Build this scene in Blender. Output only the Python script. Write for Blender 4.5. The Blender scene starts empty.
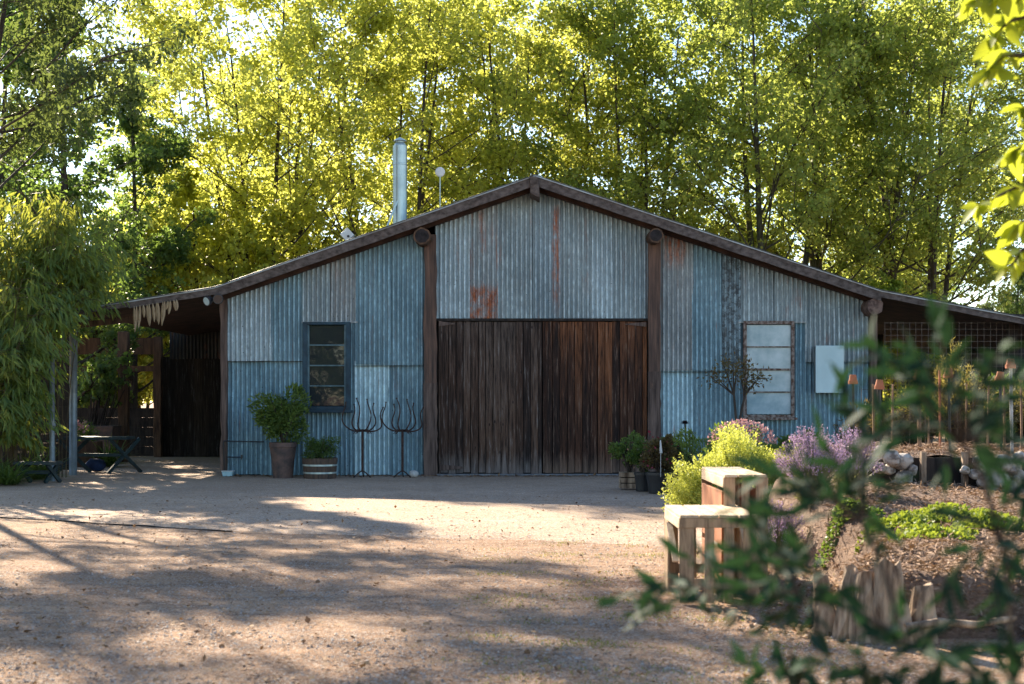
import bpy, math, random
import numpy as np
from mathutils import Vector, Matrix
random.seed(7)
RNG = np.random.default_rng(11)
C = bpy.context.scene.collection
F, HY, CZ = 1422.0, 400.0, 1.6
def P(px, py, Y): return np.array([(px-512.0)*Y/F, Y, CZ-(py-HY)*Y/F])
def PX(px, Y): return (px-512.0)*Y/F
def PZ(py, Y): return CZ-(py-HY)*Y/F

# ------------------------------------------------------------------ materials
def newmat(name):
    m = bpy.data.materials.new(name); m.use_nodes = True
    nt = m.node_tree
    return m, nt, nt.nodes, nt.links, nt.nodes['Principled BSDF']
def coords(nt, scale=(1,1,1), kind='Object'):
    tc = nt.nodes.new('ShaderNodeTexCoord'); mp = nt.nodes.new('ShaderNodeMapping')
    mp.inputs['Scale'].default_value = scale
    nt.links.new(tc.outputs[kind], mp.inputs['Vector']); return mp.outputs[0]
def noise(nt, vec, scale, detail=4, rough=.6):
    n = nt.nodes.new('ShaderNodeTexNoise'); n.inputs['Scale'].default_value = scale
    n.inputs['Detail'].default_value = detail; n.inputs['Roughness'].default_value = rough
    nt.links.new(vec, n.inputs['Vector']); return n.outputs['Fac']
def ramp(nt, fac, stops):
    r = nt.nodes.new('ShaderNodeValToRGB'); e = r.color_ramp.elements
    while len(e) < len(stops): e.new(.5)
    for i,(p,c) in enumerate(stops):
        e[i].position = p; e[i].color = (*c,1) if len(c)==3 else c
    nt.links.new(fac, r.inputs[0]); return r.outputs[0]
def mix(nt, fac, a, b, mode='MIX'):
    m = nt.nodes.new('ShaderNodeMix'); m.data_type='RGBA'; m.blend_type=mode
    for s,v in ((m.inputs[0],fac),(m.inputs[6],a),(m.inputs[7],b)):
        if hasattr(v,'is_output'): nt.links.new(v,s)
        elif isinstance(v,(int,float)): s.default_value=v
        else: s.default_value=(*v,1)
    return m.outputs[2]
def math_(nt, op, a, b=0.0, c=0.0):
    m = nt.nodes.new('ShaderNodeMath'); m.operation=op
    for s,v in zip(m.inputs,(a,b,c)):
        if hasattr(v,'is_output'): nt.links.new(v,s)
        else: s.default_value=v
    return m.outputs[0]
def bump(nt, h, strength, dist=.02):
    b = nt.nodes.new('ShaderNodeBump'); b.inputs['Strength'].default_value=strength
    b.inputs['Distance'].default_value=dist; nt.links.new(h,b.inputs['Height']); return b.outputs[0]
BW = lambda v:(v,v,v)

def simple(name, c1, c2=None, rough=.8, metal=0, scale=6, stretch=(1,1,1), bmp=.3, spec=.3, mid=(.35,.65)):
    m,nt,N,L,b = newmat(name)
    v = coords(nt, stretch); n = noise(nt, v, scale, 6)
    c2 = c2 or tuple(x*.6 for x in c1)
    L.new(ramp(nt, n, [(mid[0],c2),(mid[1],c1)]), b.inputs['Base Color'])
    b.inputs['Roughness'].default_value=rough; b.inputs['Metallic'].default_value=metal
    b.inputs['Specular IOR Level'].default_value=spec
    if bmp: L.new(bump(nt, noise(nt, v, scale*5, 5), bmp, .01), b.inputs['Normal'])
    return m

def leafmat(name, c1, c2, trans, tmix=.5, rough=.5, spec=.25, scale=.5):
    m,nt,N,L,b = newmat(name)
    geo = N.new('ShaderNodeNewGeometry'); r = geo.outputs['Random Per Island']
    v = coords(nt); big = noise(nt, v, scale, 2)
    f = math_(nt,'ADD', math_(nt,'MULTIPLY', r, .6), math_(nt,'MULTIPLY', big, .5))
    col = ramp(nt, f, [(.2,c2),(.8,c1)])
    L.new(col, b.inputs['Base Color']); b.inputs['Roughness'].default_value=rough
    b.inputs['Specular IOR Level'].default_value=spec
    t = N.new('ShaderNodeBsdfTranslucent')
    tc = mix(nt, f, tuple(x*.55 for x in trans), trans); L.new(tc, t.inputs[0])
    ms = N.new('ShaderNodeMixShader'); ms.inputs[0].default_value=tmix
    L.new(b.outputs[0], ms.inputs[1]); L.new(t.outputs[0], ms.inputs[2])
    L.new(ms.outputs[0], N['Material Output'].inputs[0]); return m

def iron(name, c, dark=.6, rust=.0, low=None, streak=.5, speck=.5, patch=0, stain=None):
    """weathered galvanised iron: blotches, vertical streaks, rust, specks"""
    m,nt,N,L,b = newmat(name)
    v = coords(nt)
    big = noise(nt, coords(nt,(1,1,.8)), 1.3, 3)
    st = noise(nt, coords(nt,(9,9,.5)), 1.6, 6, .65)
    fine = noise(nt, coords(nt,(1,1,.35)), 26, 5, .7)
    mott = noise(nt, coords(nt,(1,1,.55)), 7, 6, .75)
    base = mix(nt, ramp(nt,big,[(.3,BW(0)),(.7,BW(1))]), tuple(x*dark for x in c), c)
    base = mix(nt, ramp(nt,st,[(.35,BW(streak)),(.55,BW(0))]), base, mix(nt,.5,base,(.10,.075,.06)))
    base = mix(nt, ramp(nt,fine,[(.38,BW(.55)),(.56,BW(0))]), base, mix(nt,.6,base,(.07,.055,.05)))
    base = mix(nt, ramp(nt,mott,[(.36,BW(.6)),(.5,BW(0))]), base, tuple(x*.5 for x in c))
    base = mix(nt, ramp(nt,mott,[(.52,BW(0)),(.66,BW(.6))]), base, tuple(min(1,x*1.35+.02) for x in c))
    scr = noise(nt, coords(nt,(14,14,.8)), 3.1, 4, .6)
    base = mix(nt, ramp(nt,scr,[(.62,BW(0)),(.72,BW(.6))]), base, tuple(min(1,x*1.7+.08) for x in c))
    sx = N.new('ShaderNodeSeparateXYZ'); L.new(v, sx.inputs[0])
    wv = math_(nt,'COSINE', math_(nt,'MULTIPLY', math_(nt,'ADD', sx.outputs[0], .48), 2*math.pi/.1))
    base = mix(nt, math_(nt,'MULTIPLY', ramp(nt, wv, [(-.2,BW(1)),(.5,BW(0))]), ramp(nt,fine,[(.25,BW(.95)),(.75,BW(.6))])), base, tuple(x*.46 for x in c))  # rib valleys darkened: the shading of the ribs is put into the colour
    # brown stain under the eaves where dust washes down; long streaks
    sep = N.new('ShaderNodeSeparateXYZ'); L.new(v, sep.inputs[0])
    rs = noise(nt, coords(nt,(7,7,.35)), 1.1, 6, .7)
    rb = noise(nt, coords(nt,(1,1,.6),), 2.2, 5, .65)
    rm = math_(nt,'MULTIPLY', ramp(nt,rs,[(.56-rust*.3,BW(0)),(.74-rust*.3,BW(.9))]), ramp(nt,rb,[(.5-rust*.25,BW(0)),(.7-rust*.25,BW(1))]))
    if low is not None:      # a band of heavy rust between two heights
        z = sep.outputs[2]
        edge = math_(nt,'ADD', z, math_(nt,'MULTIPLY', noise(nt,coords(nt,(3,3,1)),3,4), .5))
        band = ramp(nt, math_(nt,'DIVIDE', math_(nt,'SUBTRACT', edge, low[0]), low[1]-low[0]), [(0,BW(1)),(.8,BW(1)),(1,BW(0))])
        rm = math_(nt,'MAXIMUM', rm, math_(nt,'MULTIPLY', band, ramp(nt,noise(nt,coords(nt,(1,1,.5)),7,6,.8),[(.40,BW(1)),(.58,BW(.15))])))
    if stain:   # rust run: centre x, half width, bottom z, top z (object space)
        xc,hw,za,zb = stain
        dx = math_(nt,'ABSOLUTE', math_(nt,'SUBTRACT', math_(nt,'ADD',sep.outputs[0],math_(nt,'MULTIPLY',noise(nt,coords(nt,(1,1,.5)),6,4),.12)), xc-.48+.06))
        mx = ramp(nt, math_(nt,'DIVIDE',dx,hw), [(.35,BW(1)),(1,BW(0))])
        zz = math_(nt,'DIVIDE', math_(nt,'SUBTRACT', sep.outputs[2], za), zb-za)
        mz = ramp(nt, zz, [(0,BW(0)),(.25,BW(.8)),(.9,BW(1)),(1,BW(0 if zb<5.8 else 1))])
        st2 = ramp(nt, noise(nt, coords(nt,(10,10,1.6)), 1.7, 6, .7), [(.40,BW(0)),(.56,BW(1))])
        rm = math_(nt,'MAXIMUM', rm, math_(nt,'MULTIPLY', math_(nt,'MULTIPLY', mx, mz), st2))
    rcol = ramp(nt, noise(nt, v, 14, 5), [(.3,(.15,.035,.015)),(.7,(.52,.17,.06))])
    base = mix(nt, rm, base, rcol)
    if speck:
        vo = N.new('ShaderNodeTexVoronoi'); vo.inputs['Scale'].default_value=9; L.new(coords(nt,(1,.2,1)), vo.inputs['Vector'])
        sp = math_(nt,'MULTIPLY', ramp(nt, vo.outputs['Distance'], [(.06,BW(1)),(.11,BW(0))]), ramp(nt,noise(nt,v,.9,3),[(.5-speck*.12,BW(0)),(.56,BW(1))]))
        base = mix(nt, sp, base, (.02,.018,.02))
    if patch:
        pn = noise(nt, coords(nt,(1,1,1)), 9, 4, .8)
        base = mix(nt, ramp(nt,pn,[(.46,BW(patch)),(.52,BW(0))]), base, (.03,.025,.025))
    L.new(base, b.inputs['Base Color'])
    b.inputs['Metallic'].default_value=.25
    L.new(ramp(nt,fine,[(.3,BW(.75)),(.7,BW(.42))]), b.inputs['Roughness'])
    L.new(bump(nt, fine, .25, .006), b.inputs['Normal'])
    return m

def planks(name, cols, plank, grey=(.12,.12,.12), lowgrey=.6, hi=None, seed=0.0):
    """weathered boards: tone per board, grain, knots"""
    m,nt,N,L,b = newmat(name)
    v = coords(nt); sep = N.new('ShaderNodeSeparateXYZ'); L.new(v, sep.inputs[0])
    idx = math_(nt,'FLOOR', math_(nt,'DIVIDE', math_(nt,'ADD',sep.outputs[0],seed+50.0), plank))
    wn = N.new('ShaderNodeTexWhiteNoise'); wn.noise_dimensions='1D'; L.new(idx, wn.inputs['W'])
    comb = N.new('ShaderNodeCombineXYZ')
    L.new(math_(nt,'MULTIPLY',sep.outputs[0],17), comb.inputs[0]); L.new(math_(nt,'MULTIPLY',wn.outputs['Value'],37), comb.inputs[1]); L.new(math_(nt,'MULTIPLY',sep.outputs[2],1.1), comb.inputs[2])
    g = noise(nt, comb.outputs[0], 1.5, 8, .72)
    comb2 = N.new('ShaderNodeCombineXYZ')
    L.new(math_(nt,'MULTIPLY',sep.outputs[0],9), comb2.inputs[0]); L.new(math_(nt,'MULTIPLY',wn.outputs['Value'],91), comb2.inputs[1]); L.new(math_(nt,'MULTIPLY',sep.outputs[2],.8), comb2.inputs[2])
    g2 = noise(nt, comb2.outputs[0], 1.0, 5, .6)
    f = math_(nt,'ADD', math_(nt,'MULTIPLY',wn.outputs['Value'],.45), math_(nt,'MULTIPLY',g2,.65))
    base = ramp(nt, f, [(.28,cols[0]),(.5,cols[1]),(.72,cols[2]),(.9,cols[3])])
    if hi:   # boards still orange towards the top, under the eave
        zz = math_(nt,'ADD', math_(nt,'MULTIPLY',sep.outputs[2],.2), math_(nt,'ADD',math_(nt,'MULTIPLY',g2,.75),math_(nt,'MULTIPLY',wn.outputs['Value'],.5)))
        base = mix(nt, ramp(nt, math_(nt,'MULTIPLY',zz,.6), [(.58,BW(0)),(.85,BW(.85))]), base, hi)
    base = mix(nt, ramp(nt,g,[(.36,BW(.95)),(.52,BW(0))]), base, (.008,.006,.006))
    base = mix(nt, ramp(nt,g,[(.56,BW(0)),(.68,BW(.8))]), base, grey)
    vk=N.new('ShaderNodeTexVoronoi'); vk.inputs['Scale'].default_value=2.6; L.new(coords(nt,(2.2,1,.9)),vk.inputs['Vector']); base=mix(nt,ramp(nt,vk.outputs['Distance'],[(.05,BW(.9)),(.11,BW(0))]),base,(.006,.005,.005))
    lg = math_(nt,'ADD', math_(nt,'ADD',sep.outputs[2],1.0), math_(nt,'ADD', math_(nt,'MULTIPLY',g2,-.9), math_(nt,'MULTIPLY',g,-.9)))
    base = mix(nt, ramp(nt, lg, [(.05,BW(lowgrey)),(.6,BW(0))]), base, grey)
    L.new(base, b.inputs['Base Color']); b.inputs['Roughness'].default_value=.85; b.inputs['Specular IOR Level'].default_value=.2
    L.new(bump(nt, g, .6, .01), b.inputs['Normal'])
    return m

MT = {}
MT['post'] = simple('post_timber',(.17,.12,.10),(.045,.03,.026),.85,scale=2,stretch=(8,8,.6),bmp=.6)
MT['post_red'] = simple('red_post_timber',(.16,.095,.07),(.05,.036,.032),.85,scale=2,stretch=(8,8,.5),bmp=.6)
MT['fascia'] = simple('fascia_timber',(.14,.115,.105),(.05,.038,.034),.8,scale=4,stretch=(2,3,3),bmp=.6)
MT['rooftin'] = simple('roof_tin',(.36,.40,.42),(.20,.19,.18),.5,.5,scale=2,bmp=.1)
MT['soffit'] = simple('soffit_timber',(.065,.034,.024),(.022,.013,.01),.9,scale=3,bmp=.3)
MT['darkwood'] = simple('dark_timber',(.045,.035,.03),(.012,.01,.01),.9,scale=4,stretch=(3,3,.6),bmp=.4)
MT['brownwood'] = simple('brown_timber',(.13,.075,.045),(.04,.025,.018),.85,scale=3,stretch=(5,5,.6),bmp=.5)
MT['log_end'] = simple('log_end',(.22,.15,.12),(.06,.035,.03),.9,scale=9,bmp=.6)
MT['darkend'] = simple('dark_log_end',(.035,.03,.032),(.012,.01,.01),.9,scale=9,bmp=.6)
MT['bluepaint'] = simple('blue_frame_paint',(.022,.06,.09),(.012,.028,.042),.55,scale=5,bmp=.2)
MT['dullblue'] = simple('dull_blue_paint',(.10,.17,.20),(.04,.08,.10),.6,scale=5,bmp=.2)
MT['peel'] = simple('peeling_frame_paint',(.26,.22,.20),(.09,.05,.035),.8,scale=14,stretch=(1,1,.7),bmp=.5,mid=(.42,.58))
MT['panel'] = simple('pale_panel',(.50,.66,.70),(.40,.56,.60),.35,scale=1.5,bmp=.02,spec=.5)
MT['curtain'] = simple('pale_blue_blind',(.40,.52,.58),(.20,.32,.38),.18,scale=2.2,bmp=.05,spec=.5)
MT['steel'] = simple('galvanised_steel',(.45,.55,.56),(.32,.40,.42),.35,.6,scale=5,stretch=(1,1,.4),bmp=.05,spec=.5)
MT['pipe'] = simple('grey_pipe',(.24,.28,.29),(.15,.17,.18),.4,.3,scale=5,bmp=.05)
MT['rustmetal'] = simple('rusty_iron',(.085,.05,.04),(.03,.02,.02),.7,.4,scale=20,bmp=.4)
MT['black'] = simple('black_plastic',(.022,.024,.028),(.012,.013,.016),.45,scale=5,bmp=.05,spec=.5)
MT['greenpaint'] = simple('dark_green_paint',(.012,.035,.04),(.008,.018,.022),.5,scale=6,bmp=.2,spec=.4)
MT['terracotta'] = simple('terracotta',(.48,.19,.10),(.33,.12,.065),.8,scale=8,bmp=.2)
MT['agedpot'] = simple('aged_clay_pot',(.16,.10,.08),(.06,.05,.05),.85,scale=5,bmp=.4)
MT['barrel'] = simple('barrel_staves',(.13,.085,.06),(.05,.04,.035),.85,scale=3,stretch=(6,6,.6),bmp=.5)
MT['soil'] = simple('potting_soil',(.04,.028,.02),(.02,.014,.01),.95,scale=30,bmp=.8)
MT['crate'] = simple('crate_pine',(.42,.28,.17),(.20,.13,.08),.7,scale=2.6,stretch=(7,7,.8),bmp=.5,mid=(.40,.58))
MT['crate_top'] = simple('crate_pine_top',(.62,.48,.34),(.40,.29,.19),.7,scale=2.6,stretch=(8,1,5),bmp=.5,mid=(.40,.58))
MT['crate_red'] = simple('crate_red_pine',(.42,.17,.08),(.24,.09,.045),.75,scale=2.4,stretch=(5,1.5,1),bmp=.3)
MT['white'] = simple('white_enamel',(.78,.78,.76),(.62,.62,.60),.4,scale=8,bmp=.05)
MT['bluebag'] = simple('blue_cloth',(.012,.03,.09),(.008,.014,.04),.8,scale=6,bmp=.3)
MT['lightblue'] = simple('light_blue_plastic',(.40,.62,.70),(.3,.5,.58),.5,scale=6,bmp=.05)
MT['rock'] = simple('pale_rock',(.46,.41,.37),(.15,.125,.11),.85,scale=9,bmp=.9,mid=(.40,.55))
MT['stump'] = simple('weathered_split_log',(.46,.34,.24),(.10,.065,.045),.9,scale=3.2,stretch=(3.5,3.5,.6),bmp=.7,mid=(.36,.6))
MT['bark'] = simple('bark',(.085,.068,.055),(.03,.024,.02),.9,scale=3,stretch=(4,4,.8),bmp=.6)
MT['barkg'] = simple('greenish_bark',(.10,.09,.055),(.035,.033,.02),.9,scale=3,stretch=(4,4,.8),bmp=.6)
MT['cane'] = simple('bamboo_cane',(.11,.08,.045),(.05,.035,.02),.6,scale=5,bmp=.1)
MT['stick'] = simple('garden_cane',(.32,.20,.12),(.16,.09,.06),.8,scale=5,stretch=(4,4,.5),bmp=.2)
MT['wire'] = simple('wire',(.14,.12,.105),(.07,.055,.05),.5,.5,scale=10,bmp=0)
MT['husk'] = simple('dried_husk',(.42,.33,.21),(.24,.17,.10),.85,scale=8,stretch=(4,4,1),bmp=.3)
MT['stone_ball'] = simple('pale_stone',(.55,.55,.53),(.35,.35,.34),.8,scale=9,bmp=.3)
MT['sill'] = simple('door_sill_concrete',(.22,.23,.24),(.12,.12,.13),.8,scale=9,bmp=.4)

# leaves
LF = {}
LF['maple_y'] = leafmat('maple_leaf_gold',(.25,.29,.06),(.11,.16,.04),(.86,.88,.16),.62,scale=.25)
LF['maple_g'] = leafmat('maple_leaf_green',(.16,.22,.06),(.06,.11,.03),(.60,.68,.13),.6,scale=.25)
LF['dark_g'] = leafmat('dark_tree_leaf',(.07,.12,.04),(.03,.065,.03),(.34,.50,.09),.45)
LF['gum'] = leafmat('gum_leaf',(.07,.10,.045),(.035,.055,.03),(.28,.36,.08),.4)
LF['bamboo'] = leafmat('bamboo_leaf',(.13,.21,.06),(.06,.13,.06),(.60,.62,.08),.45)
LF['bush_y'] = leafmat('golden_bush_leaf',(.60,.62,.17),(.34,.40,.08),(.78,.80,.14),.42)
LF['bush_g'] = leafmat('bush_leaf',(.10,.16,.04),(.04,.08,.025),(.26,.38,.05),.35)
LF['pot_g'] = leafmat('potted_leaf',(.15,.22,.05),(.05,.10,.03),(.32,.42,.06),.35)
LF['dusky'] = leafmat('dusky_leaf',(.14,.12,.05),(.09,.05,.035),(.30,.22,.06),.35)
LF['purple'] = leafmat('dark_rosette_leaf',(.035,.025,.035),(.015,.012,.016),(.05,.02,.03),.15)
LF['fore'] = leafmat('shrub_leaf',(.020,.055,.030),(.012,.034,.026),(.035,.09,.025),.2,rough=.7,spec=.12,scale=4)
LF['bright'] = leafmat('bright_leaf',(.20,.26,.03),(.10,.17,.02),(.60,.66,.05),.55,scale=3)
LF['cover'] = leafmat('ground_cover_leaf',(.25,.32,.04),(.10,.17,.03),(.42,.50,.05),.38)
LF['lav_stem'] = leafmat('lavender_stem',(.26,.26,.14),(.12,.14,.07),(.3,.3,.1),.3)
LF['lav'] = leafmat('lavender_flower',(.50,.36,.52),(.30,.20,.38),(.6,.42,.6),.3)
LF['pink'] = leafmat('pink_flower',(.62,.36,.38),(.42,.20,.22),(.7,.4,.4),.3)
LF['red'] = leafmat('red_flower',(.30,.04,.07),(.16,.02,.04),(.4,.05,.08),.2)
LF['straw'] = leafmat('straw',(.44,.30,.21),(.20,.12,.085),(.3,.2,.1),.12,rough=.8)
LF['litter'] = leafmat('dry_leaf',(.34,.22,.12),(.16,.085,.05),(.3,.16,.06),.15,rough=.8)
LF['grass'] = leafmat('grass_blade',(.24,.24,.06),(.10,.13,.03),(.4,.4,.06),.35)
LF['spiky'] = leafmat('spiky_leaf',(.26,.22,.09),(.09,.10,.04),(.42,.34,.08),.35)
LF['far'] = leafmat('far_leaf',(.10,.13,.06),(.05,.07,.04),(.22,.26,.06),.4)

# ------------------------------------------------------------------ mesh helpers
class MB:
    def __init__(s): s.v=[]; s.f=[]; s.n=0; s.mi=[]; s.cur=0
    def add(s, v, f):
        v=np.asarray(v,float); s.v.append(v); s.f.extend([tuple(int(i)+s.n for i in q) for q in f]); s.mi.extend([s.cur]*len(f)); s.n+=len(v); return s
    def box(s, x0,x1,y0,y1,z0,z1, M=None):
        v=np.array([(x,y,z) for z in (z0,z1) for y in (y0,y1) for x in (x0,x1)],float)
        if M is not None: v=v@np.array(M.to_3x3()).T+np.array(M.translation)
        return s.add(v,[(0,2,3,1),(4,5,7,6),(0,1,5,4),(2,6,7,3),(0,4,6,2),(1,3,7,5)])
    def hexa(s, b, t):   # bottom quad and top quad points
        return s.add(list(b)+list(t),[(3,2,1,0),(4,5,6,7),(0,1,5,4),(1,2,6,5),(2,3,7,6),(3,0,4,7)])
    def bar(s, a, b, w, h=None, up=(0,0,1)):
        a=Vector(a);b=Vector(b);h=h or w;d=(b-a).normalized();u=Vector(up)
        if abs(d.dot(u))>.98:u=Vector((0,1,0))
        r=d.cross(u).normalized();u=r.cross(d)
        q=lambda c:[c+r*x*w/2+u*y*h/2 for x,y in((-1,-1),(1,-1),(1,1),(-1,1))]
        return s.hexa(q(a),q(b))
    def tube(s, pts, rad, n=6, cap=True):
        pts=np.asarray(pts,float); k=len(pts)
        rad=np.full(k,rad,float) if np.isscalar(rad) else np.asarray(rad,float)
        d=np.gradient(pts,axis=0); d/=np.linalg.norm(d,axis=1)[:,None]+1e-9
        ref=np.array([0,0,1.]) if abs(d[0][2])<.9 else np.array([1.,0,0])
        a=np.cross(d,ref); a/=np.linalg.norm(a,axis=1)[:,None]+1e-9; b=np.cross(d,a)
        t=np.linspace(0,2*np.pi,n,endpoint=False)
        ring=(a[:,None,:]*np.cos(t)[None,:,None]+b[:,None,:]*np.sin(t)[None,:,None])*rad[:,None,None]+pts[:,None,:]
        f=[(i*n+j,i*n+(j+1)%n,(i+1)*n+(j+1)%n,(i+1)*n+j) for i in range(k-1) for j in range(n)]
        if cap: f+= [tuple(range(n)), tuple(range(k*n-1,(k-1)*n-1,-1))]
        return s.add(ring.reshape(-1,3),f)
    def lathe(s, c, prof, n=20):
        c=np.array(c,float); t=np.linspace(0,2*np.pi,n,endpoint=False)
        v=[(c[0]+r*math.cos(a),c[1]+r*math.sin(a),c[2]+z) for r,z in prof for a in t]
        k=len(prof); f=[(i*n+j,i*n+(j+1)%n,(i+1)*n+(j+1)%n,(i+1)*n+j) for i in range(k-1) for j in range(n)]
        f+=[tuple(range(n-1,-1,-1)),tuple(range((k-1)*n,k*n))]
        return s.add(v,f)
    def rock(s, c, r, seed=0, flat=1.0):
        import bmesh
        bm=bmesh.new(); bmesh.ops.create_icosphere(bm,subdivisions=2,radius=1)
        rg=np.random.default_rng(seed); v=np.array([x.co[:] for x in bm.verts])
        k=rg.normal(size=(7,3)); k/=np.linalg.norm(k,axis=1)[:,None]; off=rg.uniform(.65,.95,7)
        for kk,o in zip(k,off):
            d=v@kk; v=v-np.clip(d-o,0,None)[:,None]*kk[None,:]
        v*=1+rg.normal(0,.035,(len(v),1)); v*=np.array(r)
        f=[[q.index for q in fa.verts] for fa in bm.faces]; bm.free()
        return s.add(v+np.array(c),f)

def finish(name, V, faces, mats, parent=None, smooth=False, mi=None, org=None):
    me=bpy.data.meshes.new(name)
    V=np.asarray(V,float)
    if parent is not None and org is None:
        org=np.array(parent.location) if parent.parent is None else np.array(parent.location)+np.array(parent.parent.location)
        if parent.get('_o') is not None: org=np.array(parent['_o'])
    if org is not None: V=V-org
    me.from_pydata(V.tolist(),[],faces)
    for m in (mats if isinstance(mats,list) else [mats]): me.materials.append(m)
    if mi is not None and len(set(mi))>1: me.polygons.foreach_set('material_index',mi)
    if smooth: me.polygons.foreach_set('use_smooth',[True]*len(me.polygons))
    o=bpy.data.objects.new(name,me); C.objects.link(o)
    if parent is not None: o.parent=parent
    return o
def build(mb, name, mat, parent=None, smooth=False, bevel=0, loc=None):
    """parent given: verts are world coordinates, stored relative to the thing's base"""
    V=np.concatenate(mb.v)
    org=None
    if parent is not None: org=np.array(ORG[parent.name])
    elif loc is not None: org=np.array(loc,float)
    o=finish(name,V,mb.f,mat,parent,smooth,mb.mi,org if org is not None else np.zeros(3))
    if parent is None and loc is not None: o.location=loc
    ORG[o.name]=tuple(org) if org is not None else (0,0,0)
    if bevel:
        b=o.modifiers.new('edge','BEVEL'); b.width=bevel; b.segments=2; b.limit_method='ANGLE'
    return o
ORG={}
def thing(name,label,cat,loc=(0,0,0),group=None):
    o=bpy.data.objects.new(name,None); C.objects.link(o); o.location=loc; o['label']=label; o['category']=cat
    if group:o['group']=group
    o.empty_display_size=.2; ORG[o.name]=tuple(loc); return o
def tag(o,label,cat,group=None,kind=None):
    o['label']=label; o['category']=cat
    if group:o['group']=group
    if kind:o['kind']=kind
    return o

def leaf_verts(cen, d, nrm, L, W, fold=.15, curl=.0, shape='diamond'):
    """arrays -> quads (diamond) or 6-gons"""
    n=len(cen); d=d/ (np.linalg.norm(d,axis=1)[:,None]+1e-9)
    s=np.cross(d,nrm); s/=np.linalg.norm(s,axis=1)[:,None]+1e-9
    u=np.cross(s,d); L=np.broadcast_to(L,(n,))[:,None]; W=np.broadcast_to(W,(n,))[:,None]
    if shape=='diamond':
        v=np.stack([cen, cen+d*L*.45+s*W*.5+u*W*fold, cen+d*L-u*L*curl, cen+d*L*.45-s*W*.5+u*W*fold],1); k=4
        return v.reshape(-1,3), np.arange(n*4).reshape(-1,4), k
    if shape=='lobed':    # broad lobed leaf, one 7-gon
        pts=[(0,0,0),(.28,.42,.5),(.55,.50,.9),(.62,.26,.3),(1,0,0),(.62,-.26,.3),(.55,-.50,.9),(.28,-.42,.5)]
        v=np.stack([cen+d*L*a+s*W*b+u*W*fold*c-u*L*curl*a*a for a,b,c in pts],1); k=8
        return v.reshape(-1,3), np.arange(n*8).reshape(-1,8), k
    if shape=='blade':    # long leaf, 3 quads folded down its length
        rows=[(0,.15),(.3,1),(.65,.8),(1,.06)]
        v=[]
        for a,w in rows:
            c=cen+d*L*a-u*L*curl*a*a
            v+= [c+s*W*.5*w, c-s*W*.5*w]
        v=np.stack(v,1); b=(np.arange(n)*8)[:,None]
        f=np.concatenate([b+np.array([0,1,3,2]),b+np.array([2,3,5,4]),b+np.array([4,5,7,6])],0)
        return v.reshape(-1,3), f, 4
    if shape=='full':     # rounded leaf with a midrib fold
        rows=[(0,.12),(.15,.62),(.35,1),(.6,.86),(.82,.45),(1,.03)]
        v=[]
        for a,w in rows:
            c=cen+d*L*a-u*L*curl*a*a
            v+= [c+s*W*.5*w+u*W*fold*w, c, c-s*W*.5*w+u*W*fold*w]
        v=np.stack(v,1); m=len(rows); b=(np.arange(n)*3*m)[:,None]; f=[]
        for i in range(m-1):
            for j in range(2): f.append(b+np.array([3*i+j,3*i+j+1,3*i+j+4,3*i+j+3]))
        return v.reshape(-1,3), np.concatenate(f,0), 4

def fastmesh(name, V, Fa, mat, parent=None, org=(0,0,0), smooth=False, mis=None):
    V=np.asarray(V)-np.asarray(org); n=len(V); nf,k=Fa.shape
    me=bpy.data.meshes.new(name); me.vertices.add(n); me.vertices.foreach_set('co',V.astype(np.float32).ravel())
    me.loops.add(nf*k); me.loops.foreach_set('vertex_index',Fa.astype(np.int32).ravel())
    me.polygons.add(nf); me.polygons.foreach_set('loop_start',np.arange(0,nf*k,k,dtype=np.int32))
    for m in (mat if isinstance(mat,list) else [mat]): me.materials.append(m)
    if mis is not None: me.polygons.foreach_set('material_index',mis.astype(np.int32))
    if smooth: me.polygons.foreach_set('use_smooth',np.ones(nf,bool))
    me.update(calc_edges=True); me.validate()
    o=bpy.data.objects.new(name,me); C.objects.link(o)
    if parent is not None:o.parent=parent
    ORG[o.name]=tuple(org)
    return o
def rdir(n, rg, up=0.0):
    d=rg.normal(size=(n,3)); d/=np.linalg.norm(d,axis=1)[:,None]; d[:,2]+=up; return d

# ------------------------------------------------------------------ world, sun, camera
SUNV=np.array([-.80,1.55,1.0]); SUNV/=np.linalg.norm(SUNV)
sc=bpy.context.scene
w=bpy.data.worlds.new('World'); sc.world=w; w.use_nodes=True
nt=w.node_tree; bg=nt.nodes['Background']; sky=nt.nodes.new('ShaderNodeTexSky'); sky.sky_type='NISHITA'
sky.sun_disc=False; sky.sun_elevation=math.asin(SUNV[2]); sky.sun_rotation=math.atan2(SUNV[0],SUNV[1])
sky.dust_density=.15; sky.air_density=1.0; sky.ozone_density=1.0
nt.links.new(sky.outputs[0],bg.inputs[0]); bg.inputs[1].default_value=.08
sl=bpy.data.lights.new('sun','SUN'); sl.energy=5.0; sl.angle=math.radians(.53); sl.color=(1,.86,.66)
so=bpy.data.objects.new('sun',sl); C.objects.link(so); so.rotation_euler=Vector((-SUNV).tolist()).to_track_quat('-Z','Y').to_euler(); so.location=(-20,40,30)
cd=bpy.data.cameras.new('camera'); cam=bpy.data.objects.new('camera',cd); C.objects.link(cam); sc.camera=cam
cam.location=(0,0,CZ); cam.rotation_euler=(math.pi/2,0,0); cd.sensor_width=36; cd.lens=F/1024*36; cd.shift_y=(HY-342)/1024
cd.clip_end=2000; cd.clip_start=.05
cd.dof.use_dof=True; cd.dof.focus_distance=28; cd.dof.aperture_fstop=3.1
sc.view_settings.view_transform='Standard'; sc.view_settings.look='None'; sc.view_settings.exposure=1.88
sc.cycles.use_denoising=True
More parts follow.
